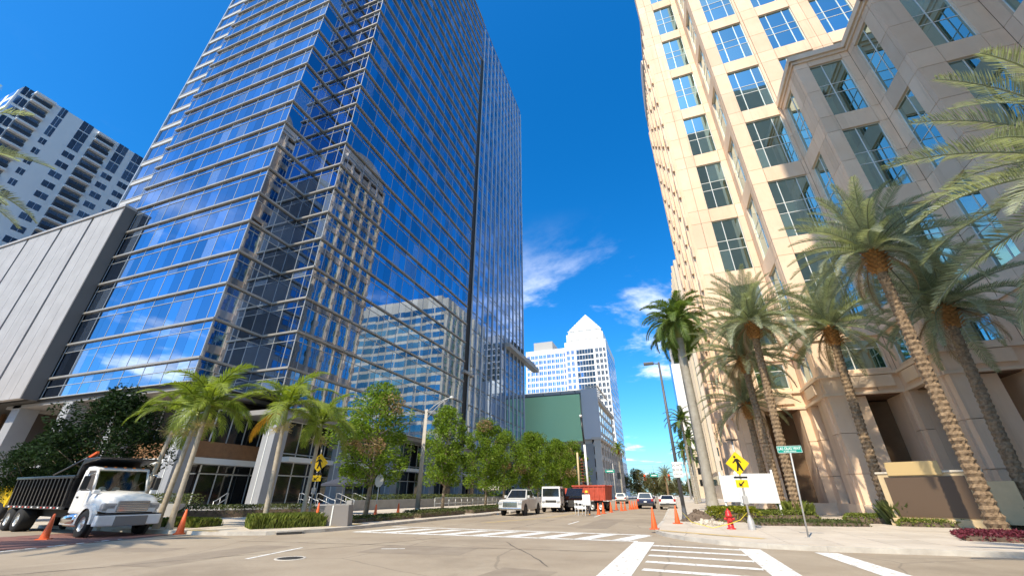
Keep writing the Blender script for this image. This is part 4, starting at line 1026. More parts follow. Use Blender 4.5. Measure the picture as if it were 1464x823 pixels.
hedge('hedge_bed', 'kerb bed of dark shrubs beside the front of the white pickup', 'hedge', (-16.9, 39.2), 8.2, 1.9, .5, leaf_hedge_dark, 4200, .15, R(90), seed=4)
hedge('hedge_bed', 'far kerb bed behind the white pickup', 'hedge', (-17.2, 50), 11, 2.0, .6, leaf_hedge_dark, 3600, .18, R(90), seed=5)
hedge('hedge_bed', 'clipped grass mound at the dump truck bumper', 'hedge', (-23.6, 16.6), 3.2, 1.4, .42, leaf_hedge, 2600, .14, R(5), blade=True, seed=6)
hedge('hedge_bed', 'shaded hedge row at the foot of the tower steps', 'hedge', (-29, 25.0), 9, 1.0, .8, leaf_hedge_dark, 3400, .15, R(60), seed=16)
hedge('croton_bed', 'yellow-green croton shrubs beside the red fire hydrant', 'shrub', (3.05, 30.5), 2.6, 1.8, .8, leaf_croton, 3000, .16, R(20), seed=7)
hedge('hedge_bed', 'green bed below the white boards', 'hedge', (5.6, 32.5), 4.2, 2.4, .6, leaf_hedge, 3600, .16, R(8), seed=8)
hedge('hedge_bed', 'mulched bed in front of the leftmost date palms', 'hedge', (6.2, 28.6), 5.2, 2.6, .24, leaf_hedge_dark, 2600, .14, R(10), seed=9)
hedge('hedge_bed', 'clipped green strip between stone piers and pavement', 'hedge', (10.6, 31.0), 3.6, 1.1, .5, leaf_hedge, 2600, .13, R(-10), seed=10)
hedge('hedge_bed', 'green strip at the foot of the monument wall', 'hedge', (13.0, 28.6), 5.2, .9, .36, leaf_hedge, 2600, .13, R(-12), seed=11)
hedge('hedge_bed', 'dark bushy bed right of the monument wall', 'hedge', (16.4, 27.0), 3.6, 2.6, 1.1, leaf_hedge_dark, 3200, .22, R(-12), seed=12)
hedge('red_bed', 'bed of dark red ground cover at the edge of the east pavement', 'flower bed', (12.6, 21.6), 6.0, 3.6, .24, leaf_red, 5200, .13, R(-20), seed=13)
hedge('agave_clump', 'spiky green clump at the foot of the monument palm', 'plant', (11.0, 30.1), 1.0, 1.0, 1.2, leaf_hedge_dark, 260, .5, 0, blade=True, seed=14)
hedge('agave_clump', 'spiky green clump at the trunk behind the green street sign', 'plant', (6.9, 32.6), 1.4, 1.4, 1.1, leaf_hedge, 320, .5, 0, blade=True, seed=15)

# ================================================================== STREET OBJECTS
def loc(mb, name, m, t, bevel=0): return link(name, mb.mesh(name, m, bevel), t, local=True)
def text(s_, size, m, parent, mat4, name='lettering', ext=.002, font_w=1.0):
    cu = bpy.data.curves.new('txt', 'FONT'); cu.body = s_; cu.size = size; cu.align_x = 'CENTER'; cu.align_y = 'CENTER'; cu.extrude = ext; cu.offset = size * .012; cu.resolution_u = 2
    ob = bpy.data.objects.new('txt', cu); COL.objects.link(ob); dg = bpy.context.evaluated_depsgraph_get()
    me_ = bpy.data.meshes.new_from_object(ob.evaluated_get(dg)); bpy.data.objects.remove(ob)
    me_.transform(mat4 @ Matrix.Diagonal((font_w, 1, 1, 1))); me_.materials.clear(); me_.materials.append(m)
    return link(name, me_, parent, local=True)
FRONT = Matrix.Rotation(math.pi / 2, 4, 'X')       # text plane facing -y
# --- traffic cones
cone0 = thing('traffic_cone', 'x', 'traffic cone', (0, 0, 0), 'traffic cones')
loc(MB().box(-.19, .19, -.19, .19, 0, .045), 'base', orange, cone0, .012)
loc(MB().lathe([(.145, .045), (.035, .88), (.0, .9)], 18), 'body', orange, cone0)
for a, b in ((.40, .55), (.62, .74)): loc(MB().lathe([(.147 - .125 * (a - .045) / .835, a), (.147 - .125 * (b - .045) / .835, b)], 18), 'reflective_band', cone_white, cone0)
cones = [((62, 771), .004, 1.0, 'weathered cone beside the front wheel of the dump truck'), ((256, 763), KH, 1.0, 'bright cone on the kerb ahead of the dump truck'), ((936, 756), KH, 1.0, 'cone on the pavement corner nearest the lamp post'),
 ((969, 748), KH, 1.0, 'cone at the foot of the dark lamp pole'), ((535, 744), KH, 1.0, 'cone below the turned stop sign'), ((568, 740), KH, 1.0, 'cone on the kerb bed beside the stop sign')]
first = True
def cone(pos, rz, sc, lb_):
    global first
    c = cone0 if first else copy_tree(cone0); first = False
    place(c, pos, rz, sc, lb_)
for (p, z, s_, lb_) in cones: cone(G(*p, z), rnd.uniform(0, 1.5), s_, lb_)
cone((-24.5, 26.5, KH), .3, 1, 'shaded cone at the foot of the tower steps')
ORD = ('first', 'second', 'third', 'fourth', 'fifth', 'sixth', 'seventh', 'eighth', 'ninth', 'tenth'); cn_ = 0
for p in ((856, 735), (863, 733.5), (874, 731.8), (881.6, 728.5), (889, 729.8), (894, 729.3), (901, 727.8), (904.5, 727.5), (908, 727.2), (911, 726.8)):
    cone(G(*p, .004), rnd.uniform(0, 1.5), 1.0, f'{ORD[cn_]} cone from the worker in the line closing the middle lane'); cn_ += 1
# --- lamp posts
t = thing('street_lamp', 'grey street lamp with a curved double arm over the west kerb', 'street lamp', onx(-31.5, -18.3))
loc(MB().lathe([(.24, 0), (.24, .12), (.16, .2), (.14, .5)], 12), 'base', galv, t)
loc(MB().tube([(0, 0, .4), (0, 0, 7.7)], [.10, .06], 12), 'pole', mat('pole_concrete', (.40, .36, .30), .7, var=.1, vscale=3), t)
loc(MB().tube([(0, 0, 7.4), (.7, 0, 7.95), (1.5, 0, 8.35), (2.1, 0, 8.5)], [.05, .045, .04, .04], 8), 'arm', galv, t)
loc(MB().tube([(0, 0, 6.9), (.6, 0, 7.5), (1.2, 0, 8.05), (1.6, 0, 8.3)], [.035, .03, .03, .03], 8), 'arm', galv, t)
loc(MB().lathe([(.0, -.10), (.12, -.08), (.17, 0), (.14, .08), (.0, .12)], 12).box(1.9 - 1.9, .01, -.01, .01, 0, .01), 'lamp_head', white_frame, t).location = (2.25, 0, 8.5)
t.children[-1].scale = (2.2, 1, 1)
LP = G(980, 741, KH)
t = thing('street_lamp', 'dark slim lamp pole with a flat square head carrying the DO NOT BLOCK sign', 'street lamp', LP)
loc(MB().lathe([(.22, 0), (.2, .1), (.15, .3), (.12, .9)], 10), 'base', pole_grey, t)
loc(MB().tube([(0, 0, .5), (-.02, 0, 10.6)], [.13, .075], 12), 'pole', pole_grey, t)
loc(MB().tube([(0, 0, 10.45), (-.5, 0, 10.55)], .04, 8), 'arm', pole_grey, t)
loc(MB().box(-1.15, -.4, -.18, .18, 10.46, 10.64), 'lamp_head', pole_grey, t, .03)
t = thing('block_sign', 'white DO NOT BLOCK INTERSECTION sign strapped to the dark lamp pole', 'sign', LP + Vector((.02, -.16, 2.45)))
loc(MB().box(-.32, .32, -.012, .012, 0, 1.0), 'plate', sign_white, t, .01)
bo = MB(); 
for e in ((-.30, .30, .975, .985), (-.30, .30, .015, .025), (-.30, -.29, .015, .985), (.29, .30, .015, .985)): bo.box(e[0], e[1], -.016, -.0125, e[2], e[3])
loc(bo, 'border', sign_black, t)
for s_, z, sz, fw in (('DO NOT', .77, .20, .85), ('BLOCK', .48, .22, .9), ('INTERSECTION', .22, .13, .6)):
    text(s_, sz, sign_black, t, Matrix.Translation((0, -.0135, z)) @ FRONT, 'lettering', font_w=fw)
# --- pedestrian crossing signs
def ped_sign(label, pos, rz, lean=0, z=2.75, flip=1, fat=True):
    t = thing('pedestrian_sign', label, 'sign', pos, 'yellow pedestrian crossing signs', rz)
    loc(MB().lathe([(.17, 0), (.15, .35), (.06, .55), (.055, .6)], 10) if fat else MB().lathe([(.06, 0), (.05, .05)], 10), 'base', galv, t)
    loc(MB().tube([(0, 0, .1), (0, 0, z + 1.05)], .045, 10), 'post', galv, t)
    d = MB(); a = .53; d.add([(0, -.06, z - a), (a, -.06, z), (0, -.06, z + a), (-a, -.06, z), (0, -.045, z - a), (a, -.045, z), (0, -.045, z + a), (-a, -.045, z)], [(0, 1, 2, 3), (7, 6, 5, 4), (0, 4, 5, 1), (1, 5, 6, 2), (2, 6, 7, 3), (3, 7, 4, 0)])
    dia = loc(d, 'diamond_plate', sign_yellow, t)
    f = MB(); y = -.0625
    def poly(pts): f.add([(x * flip, y, z + q) for x, q in pts], [tuple(range(len(pts))) if flip < 0 else tuple(range(len(pts)))])
    poly([(-.075 + .055 * math.cos(k * math.pi / 5), .29 + .055 * math.sin(k * math.pi / 5)) for k in range(10)])
    poly([(-.10, .21), (.05, .215), (.09, .0), (-.04, .0)])                        # torso
    poly([(-.04, .01), (.09, .01), (.05, -.10), (-.03, -.34), (-.11, -.34), (-.045, -.10)])
    poly([(.09, .01), (-.0, -.02), (.10, -.16), (.22, -.34), (.145, -.345), (.03, -.17)])
    poly([(-.08, .20), (-.11, .15), (-.23, .03), (-.19, -.0), (-.06, .10)]); poly([(.04, .21), (.10, .17), (.19, .05), (.15, .02), (.055, .12)])
    loc(f, 'walker_symbol', sign_black, dia if False else t)
    b = MB().box(-.27, .27, -.06, -.045, z - 1.05, z - .72); loc(b, 'arrow_plate', sign_yellow, t)
    ar = MB(); yy = -.0625; zc_ = z - .885
    for pts in ([(.13, .09), (.10, .12), (-.06, -.02), (-.02, -.06)], [(-.14, -.11), (.03, -.11), (-.13, .06)]):
        ar.add([(x * flip, yy, zc_ + q) for x, q in pts], [tuple(range(len(pts)))])
    loc(ar, 'arrow_symbol', sign_black, t)
    loc(MB().box(-.3, .3, -.055, -.005, z - .66, z - .57), 'beacon_bar', sign_black, t, .01)
    loc(MB().box(-.1, .1, -.05, .1, z - 1.75, z - 1.4), 'control_box', galv, t, .01)
    loc(MB().box(-.25, .25, -.2, .2, z + 1.05, z + 1.09), 'solar_panel', sign_black, t)
    return t
ped_sign('yellow pedestrian diamond with arrow plate beside the red fire hydrant', G(1076, 757, KH), R(8), z=2.78)
ped_sign('yellow pedestrian diamond turned sideways beside the palm left of the umbrella', AZ(441, 737, 30) * Vector((1, 1, 0)) + Vector((0, 0, KH)), R(-18 + 75), z=3.2, fat=False)
# --- street name sign
sp_ = G(1156, 768, KH)
t = thing('street_name_sign', 'green LAS OLAS WAY street name sign on a thin leaning grey post', 'street sign', sp_)
top_ = AZ(1130, 647, math.hypot(sp_.x, sp_.y)) - sp_
loc(MB().tube([(0, 0, 0), tuple(top_)], .032, 8), 'post', galv, t)
bz = top_.z
loc(MB().box(top_.x - .44, top_.x + .44, -.01 + top_.y, .01 + top_.y, bz, bz + .27), 'plate', sign_green, t, .006)
bo = MB()
for e in ((-.43, .43, .255, .265), (-.43, .43, .005, .015), (-.43, -.42, .005, .265), (.42, .43, .005, .265)): bo.box(top_.x + e[0], top_.x + e[1], top_.y - .014, top_.y - .0105, bz + e[2], bz + e[3])
loc(bo, 'border', sign_white, t)
text('LAS OLAS WAY', .155, sign_white, t, Matrix.Translation((top_.x, top_.y - .0115, bz + .165)) @ FRONT, font_w=.74)
text('SE 2ND AVENUE', .075, sign_white, t, Matrix.Translation((top_.x, top_.y - .0115, bz + .06)) @ FRONT, font_w=.8)
loc(MB().box(-.09, .09, -.09, .09, 0, .02), 'base_plate', galv, t)
# --- stop sign seen from behind
t = thing('stop_sign', 'back of a grey octagonal sign on a thin post below the dry-patched tree', 'sign', AZ(535, 740, 31.5) * Vector((1, 1, 0)) + Vector((0, 0, KH)), None, R(-8))
oc = [(math.cos(R(22.5 + 45 * k)) * .40, math.sin(R(22.5 + 45 * k)) * .40) for k in range(8)]
zc_ = 2.25
loc(MB().add([(x, -.01, zc_ + z) for x, z in oc] + [(x, .01, zc_ + z) for x, z in oc], [tuple(range(8)), tuple(reversed(range(8, 16)))] + [(i, i + 8, (i + 1) % 8 + 8, (i + 1) % 8) for i in range(8)]), 'plate', mat('sign_back', (.50, .49, .47), .5, metal=.2), t)
loc(MB().tube([(0, .03, 0), (0, .03, 2.7)], .035, 8), 'post', galv, t)
# --- fire hydrant
t = thing('fire_hydrant', 'red fire hydrant at the kerb bed beside the pedestrian sign', 'fire hydrant', G(1046, 756, KH))
loc(MB().lathe([(.19, 0), (.19, .05), (.13, .06), (.12, .5), (.16, .52), (.16, .58), (.13, .6), (.125, .68), (.09, .76), (.03, .8), (.03, .85), (.0, .85)], 16), 'barrel', hydrant_red, t)
for nm, p, q in (('outlet', (-.11, 0, .42), (-.22, 0, .42)), ('outlet', (.11, 0, .42), (.22, 0, .42)), ('pumper_outlet', (0, -.11, .4), (0, -.24, .4))): loc(MB().tube([p, q], .075 if nm != 'outlet' else .055, 10), nm, hydrant_red, t)
# --- white boards
bp0 = Vector((0, 0, 0))
def board(label, pa, pb, z0, z1, posts):
    pa, pb = Vector(pa), Vector(pb); t = thing('notice_board', label, 'sign board', ((pa.x + pb.x) / 2, (pa.y + pb.y) / 2, KH), 'blank white boards in the corner bed')
    d = (pb - pa); L = d.length; ang = math.atan2(d.y, d.x); t.rotation_euler = (0, 0, ang)
    loc(MB().box(-L / 2, L / 2, -.03, .03, z0, z1), 'panel', board_white, t, .01)
    for u in posts: loc(MB().box(u * L / 2 - .05, u * L / 2 + .05, -.05 + .09, .05 + .09, 0, z1 + .22), 'post', board_white, t, .008)
    return t
q0, q1 = AZ(1030, 690, 33), AZ(1054, 690, 32.6); board('smaller blank white board on posts beside the royal palm trunk', q0, q1, 1.0, 2.55, (-.9, .9))
q0, q1 = AZ(1054, 690, 31.5), AZ(1108, 690, 32.2); board('larger blank white board on posts behind the pedestrian sign', q0, q1, .95, 2.6, (-.95, .98))
# --- monument wall
ma, mb_ = AZ(1270, 700, 31.5), AZ(1404, 700, 31.0)
d = mb_ - ma; L = math.hypot(d.x, d.y) + .5
t = thing('monument_wall', 'tan monument wall with a blank dark brown panel under the date palms', 'monument sign', ((ma.x + mb_.x) / 2, (ma.y + mb_.y) / 2, KH), None, math.atan2(d.y, d.x))
loc(MB().box(-L / 2 - .1, L / 2 + .1, -.15, .5, 0, .35), 'plinth', mon_stone, t, .03); loc(MB().box(-L / 2, L / 2, 0, .4, .35, 2.42), 'wall', mon_stone, t, .02)
loc(MB().box(-L / 2 - .06, L / 2 + .06, -.05, .45, 2.42, 2.52), 'coping', mat('monument_cap', (.66, .58, .46), .7), t, .02)
loc(MB().box(-L / 2 + .26, L / 2 - .62, -.04, -.003, .42, 2.26), 'brown_panel', mon_panel, t, .006)
loc(MB().box(-L / 2 + .5, L / 2 - 1.35, -.12, -.045, 2.33, 2.98), 'plaque', mon_plaque, t, .01)
loc(MB().box(L / 2, L / 2 + .9, .05, .38, .2, 2.0), 'return_wall', mon_stone, t, .02)
# --- rubble, mulch and caution tape at the corner
for (px_, py_, sx, sy, h, lb_, m_) in (((1000), 745, 2.0, 1.4, .75, 'heap of brown mulch and roots beside the lamp pole', soil), (1012, 750, 1.7, 1.0, .34, 'pile of pale broken concrete beside the hydrant', rock_m)):
    c = G(px_, py_, KH); t = thing('rubble_heap', lb_, 'rubble', c)
    mb = MB(); r_ = random.Random(px_)
    for k in range(150):
        a = r_.uniform(0, 6.28); f = math.sqrt(r_.random()); p = Vector((math.cos(a) * f * sx / 2, math.sin(a) * f * sy / 2, h * (1 - f) * r_.random())); s_ = r_.uniform(.05, .17)
        mb.obox(Matrix.Translation(p) @ Matrix.Rotation(r_.uniform(0, 3), 4, rvec(r_)), s_ * 1.5, s_, s_ * .6)
    loc(mb, 'fragments', m_, t)
    ml = MB().lathe([(sx * .46, 0), (sx * .3, h * .45), (sx * .1, h * .75), (0, h * .78)], 12); loc(ml, 'mound', m_, t).scale = (1, sy / sx, 1)
pts = [G(x, y, KH) + Vector((0, 0, z)) for x, y, z in ((978, 748, .55), (990, 754, .25), (1020, 757, .08), (1046, 757, .25), (1062, 757, .4), (1076, 756, .75))]
t = tag(MB().tube(pts, .014, 5).build('caution_tape', tape_yellow), 'yellow caution tape strung around the rubble by the hydrant', 'caution tape')
# --- grey utility box and steps
c = G(478, 752, KH)
t = thing('utility_box', 'low grey utility box with a pale frame standing on the west kerb', 'utility box', c + Vector((-.3, .4, 0)), None, R(20))
ubm = mat('utility_grey', (.20, .18, .165), .6)
loc(MB().side([(-.75, 0), (.75, 0), (.66, .95), (-.5, .95)], -.35, .35), 'cabinet', ubm, t, .02)
loc(MB().box(-.16, -.10, -.375, -.352, .03, .93), 'door_seam', white_frame, t)
# plaza steps
pz = struct('plaza', MB().prism([(-46, 27), (-33, 27), (-31, 30), (-31, 110), (-46, 110)], KH - .02, .62), concrete_dark)
for k in range(3):
    st = MB().prism([(-46, 27 - .38 * (k + 1)), (-33 + .2 * k, 27 - .38 * (k + 1)), (-31 + .36 * (k + 1), 30 - .2 * k), (-31 + .36 * (k + 1), 52), (-46, 52)], KH - .019, .5 - .12 * k)
    struct('step', st, concrete_dark)
pw_ = thing('planter_wall', 'long low grey planter wall with shrubs along the tower plaza', 'wall', (-29, 60, KH))
MB().box(-30, -29.4, 36, 108, KH, 1.05).build('wall', concrete_dark, pw_, bevel=.02)
lf = MB()
for k in range(9000): leaf(lf, Vector((rnd.uniform(-31, -29.5), rnd.uniform(36.5, 107), .85 + rnd.random() * .75)), .22)
lf.build('shrubs', leaf_hedge_dark, pw_)
wall2 = thing('planter_wall', 'low dark planter wall at the foot of the columns behind the truck', 'wall', (-40, 23.5, KH))
MB().box(-66, -34.5, 23.2, 23.8, KH, .95).build('wall', concrete_dark, wall2, bevel=.02)
lf = MB()
for k in range(5000): leaf(lf, Vector((rnd.uniform(-65, -35), rnd.uniform(23.8, 25.6), .75 + rnd.random() * .9)), .2)
lf.build('shrubs', leaf_hedge_dark, wall2)
def handrail(label, x, y, rz):
    t = thing('handrail', label, 'handrail', (x, y, KH), 'steel handrails on the plaza steps', rz)
    loc(MB().tube([(0, 0, 0), (0, 0, .95), (.35, 0, 1.0), (1.9, 0, 1.5), (2.2, 0, 1.5), (2.2, 0, .45)], .028, 8), 'rail', fence_m, t)
    loc(MB().tube([(1.0, 0, .2), (1.0, 0, 1.2)], .022, 6), 'post', fence_m, t); loc(MB().tube([(.2, 0, .55), (1.9, 0, 1.05), (2.2, 0, 1.05)], .02, 6), 'rail', fence_m, t)
for i, (x, y) in enumerate(((-29.3, 31.5), (-29.3, 33.6), (-29.3, 36.2), (-29.3, 38.6), (-33.8, 25.4))): handrail(('steel handrail on the plaza steps nearest the tower corner column', 'second steel handrail on the plaza steps from the corner column', 'third steel handrail on the plaza steps from the corner column', 'fourth steel handrail on the plaza steps, nearest the planter wall', 'single steel handrail on the steps beside the low planter wall')[i], x, y, math.pi if i < 4 else R(120))
rl = thing('railing', 'thin steel railing behind the kerb trees', 'railing', (-22.6, 50, KH))
for k in range(24): MB().tube([(-22.6, 40 + k * 1.5, KH), (-22.6, 40 + k * 1.5, 1.25)], .025, 5).build('post', fence_m, rl)
for z in (1.25, .75): MB().tube([(-22.6, 40, z), (-22.6, 74.5, z)], .022, 5).build('rail', fence_m, rl)
# umbrellas
def umbrella(label, p, r0, m):
    t = thing('patio_umbrella', label, 'umbrella', p, 'patio umbrellas before the tower')
    loc(MB().tube([(0, 0, 0), (0, 0, 2.75)], .035, 8), 'pole', fence_m, t)
    um = MB(); n = 8
    vs_ = [(0, 0, 2.75)] + [(r0 * math.cos(2 * math.pi * k / n), r0 * math.sin(2 * math.pi * k / n), 2.15) for k in range(n)] + [(r0 * math.cos(2 * math.pi * k / n), r0 * math.sin(2 * math.pi * k / n), 1.98) for k in range(n)]
    um.add(vs_, [(0, k + 1, (k + 1) % n + 1) for k in range(n)] + [(k + 1, k + 9, (k + 1) % n + 9, (k + 1) % n + 1) for k in range(n)]); loc(um, 'canopy', m, t)
    for k in range(n): loc(MB().tube([(0, 0, 2.68), (r0 * .98 * math.cos(2 * math.pi * k / n), r0 * .98 * math.sin(2 * math.pi * k / n), 2.12)], .012, 4), 'rib', fence_m, t)
    loc(MB().lathe([(.3, 0), (.3, .06), (.05, .1)], 12), 'base', grey_dark, t)
pu = AZ(490, 700, 40); umbrella('dark blue patio umbrella left of the dry-patched tree', (pu.x, pu.y, .2), 1.75, umbrella_m)
umbrella('pale patio umbrella behind the white pickup', (-25.2, 62, KH), 2.0, mat('umbrella_pale', (.6, .58, .52), .8))

# ================================================================== VEHICLES
def clear_glass():
    m = bpy.data.materials.new('vehicle_glass'); m.use_nodes = True; t = m.node_tree; t.nodes.clear(); o = t.nodes.new('ShaderNodeOutputMaterial'); mx = t.nodes.new('ShaderNodeMixShader')
    a = t.nodes.new('ShaderNodeBsdfTransparent'); a.inputs[0].default_value = (.42, .50, .48, 1); b = t.nodes.new('ShaderNodeBsdfGlossy'); b.inputs['Roughness'].default_value = .02; b.inputs['Color'].default_value = (.9, .95, .95, 1)
    l = t.nodes.new('ShaderNodeLayerWeight'); l.inputs['Blend'].default_value = .35; t.links.new(l.outputs['Fresnel'], mx.inputs[0]); t.links.new(a.outputs[0], mx.inputs[1]); t.links.new(b.outputs[0], mx.inputs[2]); t.links.new(mx.outputs[0], o.inputs[0]); return m
vglass = clear_glass()
def wheel(t, x, y, r=.38, w=.26, side_=1, dual=False):
    "wheel with its outer face towards side_*y"
    ww = w * (2.1 if dual else 1)
    tb_ = MB().lathe([(r * .55, -ww / 2), (r * .93, -ww / 2), (r, -ww * .36), (r, ww * .36), (r * .93, ww / 2), (r * .60, ww / 2), (r * .56, ww * .30)], 22, (0, 0, 0), True, 'y')
    o = loc(tb_, 'wheel', tyre_m, t); o.location = (x, y - side_ * ww / 2, r)
    rb = MB().lathe([(.0, 0), (r * .16, .0), (r * .2, -.03), (r * .46, -.05), (r * .58, .0), (r * .60, .015)], 22, (0, 0, 0), True, 'y')
    for k in range(8):
        a = k * math.pi / 4; rb.tube([(math.cos(a) * r * .32, -.045, math.sin(a) * r * .32), (math.cos(a) * r * .32, -.01, math.sin(a) * r * .32)], r * .05, 6)
    k_ = link('rim', rb.mesh('rim', rim_m), o, local=True); k_.location = (0, side_ * (ww / 2 - .03), 0); k_.scale = (1, side_, 1)
    return o
def frustum(x0, x1, w, z0, X0, X1, W_, z1):
    return [(x0, -w, z0), (x1, -w, z0), (x1, w, z0), (x0, w, z0), (X0, -W_, z1), (X1, -W_, z1), (X1, W_, z1), (X0, W_, z1)]
FQ = {'front': (1, 2, 6, 5), 'rear': (3, 0, 4, 7), 'right': (0, 1, 5, 4), 'left': (2, 3, 7, 6)}
def fpanel(fr, f, a0, a1, b0, b1, off=.012):
    v = [Vector(fr[i]) for i in FQ[f]]; P = lambda a, b: v[0].lerp(v[1], a).lerp(v[3].lerp(v[2], a), b)
    n = (v[1] - v[0]).cross(v[3] - v[0]).normalized() * off
    return MB().add([P(a0, b0) + n, P(a1, b0) + n, P(a1, b1) + n, P(a0, b1) + n, P(a0, b0), P(a1, b0), P(a1, b1), P(a0, b1)], [(0, 1, 2, 3), (0, 4, 5, 1), (1, 5, 6, 2), (2, 6, 7, 3), (3, 7, 4, 0)])
def car(name, label, cat, pos, heading, paint_m, prof, cab, width, wheels, r=.36, grille=True, lights='front', extra=None, group=None):
    t = thing(name, label, cat, pos, group, heading)
    w = width / 2
    loc(MB().side(prof, -w, w), 'body', paint_m, t, .07)
    fr = frustum(*cab); c = loc(MB().add(fr, [(0, 1, 5, 4), (1, 2, 6, 5), (2, 3, 7, 6), (3, 0, 4, 7), (4, 5, 6, 7)]), 'cabin', paint_m, t)
    loc(fpanel(fr, 'front', .06, .94, .08, .92), 'windshield', glass_dark, t); loc(fpanel(fr, 'rear', .08, .92, .12, .9), 'rear_window', glass_dark, t)
    for f in ('right', 'left'):
        loc(fpanel(fr, f, .06, .48, .1, .88), 'side_window', glass_dark, t); loc(fpanel(fr, f, .52, .93, .1, .88), 'side_window', glass_dark, t)
    for (x) in wheels:
        for s_ in (-1, 1):
            loc(MB().lathe([(r * 1.18, -.004), (r * 1.18, .012), (0, .012)], 20, (x, s_ * w - (.0 if s_ > 0 else .008), r * 1.02), False, 'y'), 'wheel_arch', grey_dark, t)
            wheel(t, x, s_ * (w + .02), r, .24, s_)
    xf = max(p[0] for p in prof); xr = min(p[0] for p in prof); zb = 1.0 if len(wheels) else .8
    for s_ in (-1, 1):
        loc(MB().box(xf - .05, xf + .015, s_ * w * .86 - .17, s_ * w * .86 + .17, .82, 1.0), 'headlight', lamp_glass, t, .02)
        loc(MB().box(xr - .015, xr + .08, s_ * w * .86 - .12, s_ * w * .86 + .12, .82, 1.08), 'tail_light', tail_red, t, .02)
        loc(MB().box(cab[1] - .35, cab[1] - .15, s_ * (w + .04) - .1, s_ * (w + .04) + .1, cab[3] + .05, cab[3] + .25), 'mirror', paint_m, t, .03)
    loc(MB().box(xf - .06, xf + .02, -w * .62, w * .62, .62, 1.02), 'grille', chrome if grille else grey_dark, t, .02)
    loc(MB().box(xf - .06, xf + .05, -w * .95, w * .95, .42, .58), 'bumper', chrome if grille else grey_dark, t, .03); loc(MB().box(xr - .05, xr + .05, -w * .95, w * .95, .45, .62), 'bumper', grey_dark, t, .03)
    loc(MB().box(xr - .022, xr - .01, -.16, .16, .70, .84), 'number_plate', sign_white, t)
    if extra: extra(t, w)
    return t
TRK = [(-2.88, .5), (-2.92, 1.22), (-1.0, 1.26), (1.2, 1.24), (2.72, 1.16), (2.9, 1.0), (2.92, .48), (2.45, .40), (-2.5, .42)]
def bed(t, w):
    loc(MB().box(-2.8, -1.08, -w + .14, w - .14, 1.0, 1.29), 'bed', grey_dark, t)
    for s_ in (-1, 1): loc(MB().box(-2.86, -1.05, s_ * (w - .08) - .06, s_ * (w - .08) + .06, 1.2, 1.36), 'bed_rail', car_silver, t, .02)
    loc(MB().box(2.5, 2.88, -w * .9, w * .9, 1.0, 1.17), 'hood_front', car_silver, t, .05)
pk = G(735, 737)
car('pickup_truck', 'silver white pickup truck parked facing the junction at the west kerb', 'pickup truck', (pk.x - .25, pk.y + 2.6, .004), R(-90), car_silver, TRK, (-1.0, 1.35, .93, 1.24, -.72, .55, .72, 1.94), 2.02, (-1.85, 1.85), .41, True, 'front', bed)
SUV = [(-2.3, .45), (-2.36, .95), (-2.25, 1.08), (1.2, 1.06), (2.2, .92), (2.38, .75), (2.38, .42), (2.0, .33), (-2.0, .33)]
car('suv', 'dark blue sport utility car driving away in the open lane', 'car', G(924, 727) + Vector((0, 2.2, .004)), R(90), car_navy, SUV, (-2.2, 1.15, .90, 1.06, -1.85, .35, .68, 1.72), 1.9, (-1.4, 1.42), .37, False)
SED = [(-2.25, .40), (-2.32, .85), (-2.2, 1.0), (-1.5, 1.02), (1.1, .96), (2.1, .80), (2.3, .62), (2.3, .38), (1.9, .28), (-1.9, .30)]
car('sedan', 'white sedan driving away beside the dark blue car', 'car', G(956, 728) + Vector((0, 2.1, .004)), R(90), car_white, SED, (-1.75, 1.15, .86, .99, -1.05, .2, .64, 1.46), 1.82, (-1.35, 1.4), .33, False)
car('far_car', 'small white far car beyond the cone line', 'car', (-9.6, 88, .004), R(90), car_white, SUV, (-2.2, 1.15, .90, 1.06, -1.85, .35, .68, 1.72), 1.9, (-1.4, 1.42), .37, False)
car('far_car', 'pale far car ahead of the dark blue car', 'car', (-4.6, 92, .004), R(90), car_silver, SED, (-1.75, 1.15, .86, .99, -1.05, .2, .64, 1.46), 1.82, (-1.35, 1.4), .33, False)
def hatch(t, w):
    loc(MB().obox(Matrix.Translation((2.05, 0, 1.75)) @ Matrix.Rotation(R(35), 4, 'Y'), 1.25, 1.66, .06), 'raised_hood', car_black, t, .02)
    loc(MB().box(1.3, 2.2, -.7, .7, .95, 1.18), 'engine', rust, t, .05)
car('suv', 'black work vehicle with its hood raised among the work trucks', 'car', G(822, 731) + Vector((0, 2.3, .004)), R(-90), car_black, SUV, (-2.2, 1.0, .90, 1.06, -1.9, .35, .70, 1.72), 1.9, (-1.4, 1.42), .38, False, 'front', hatch)
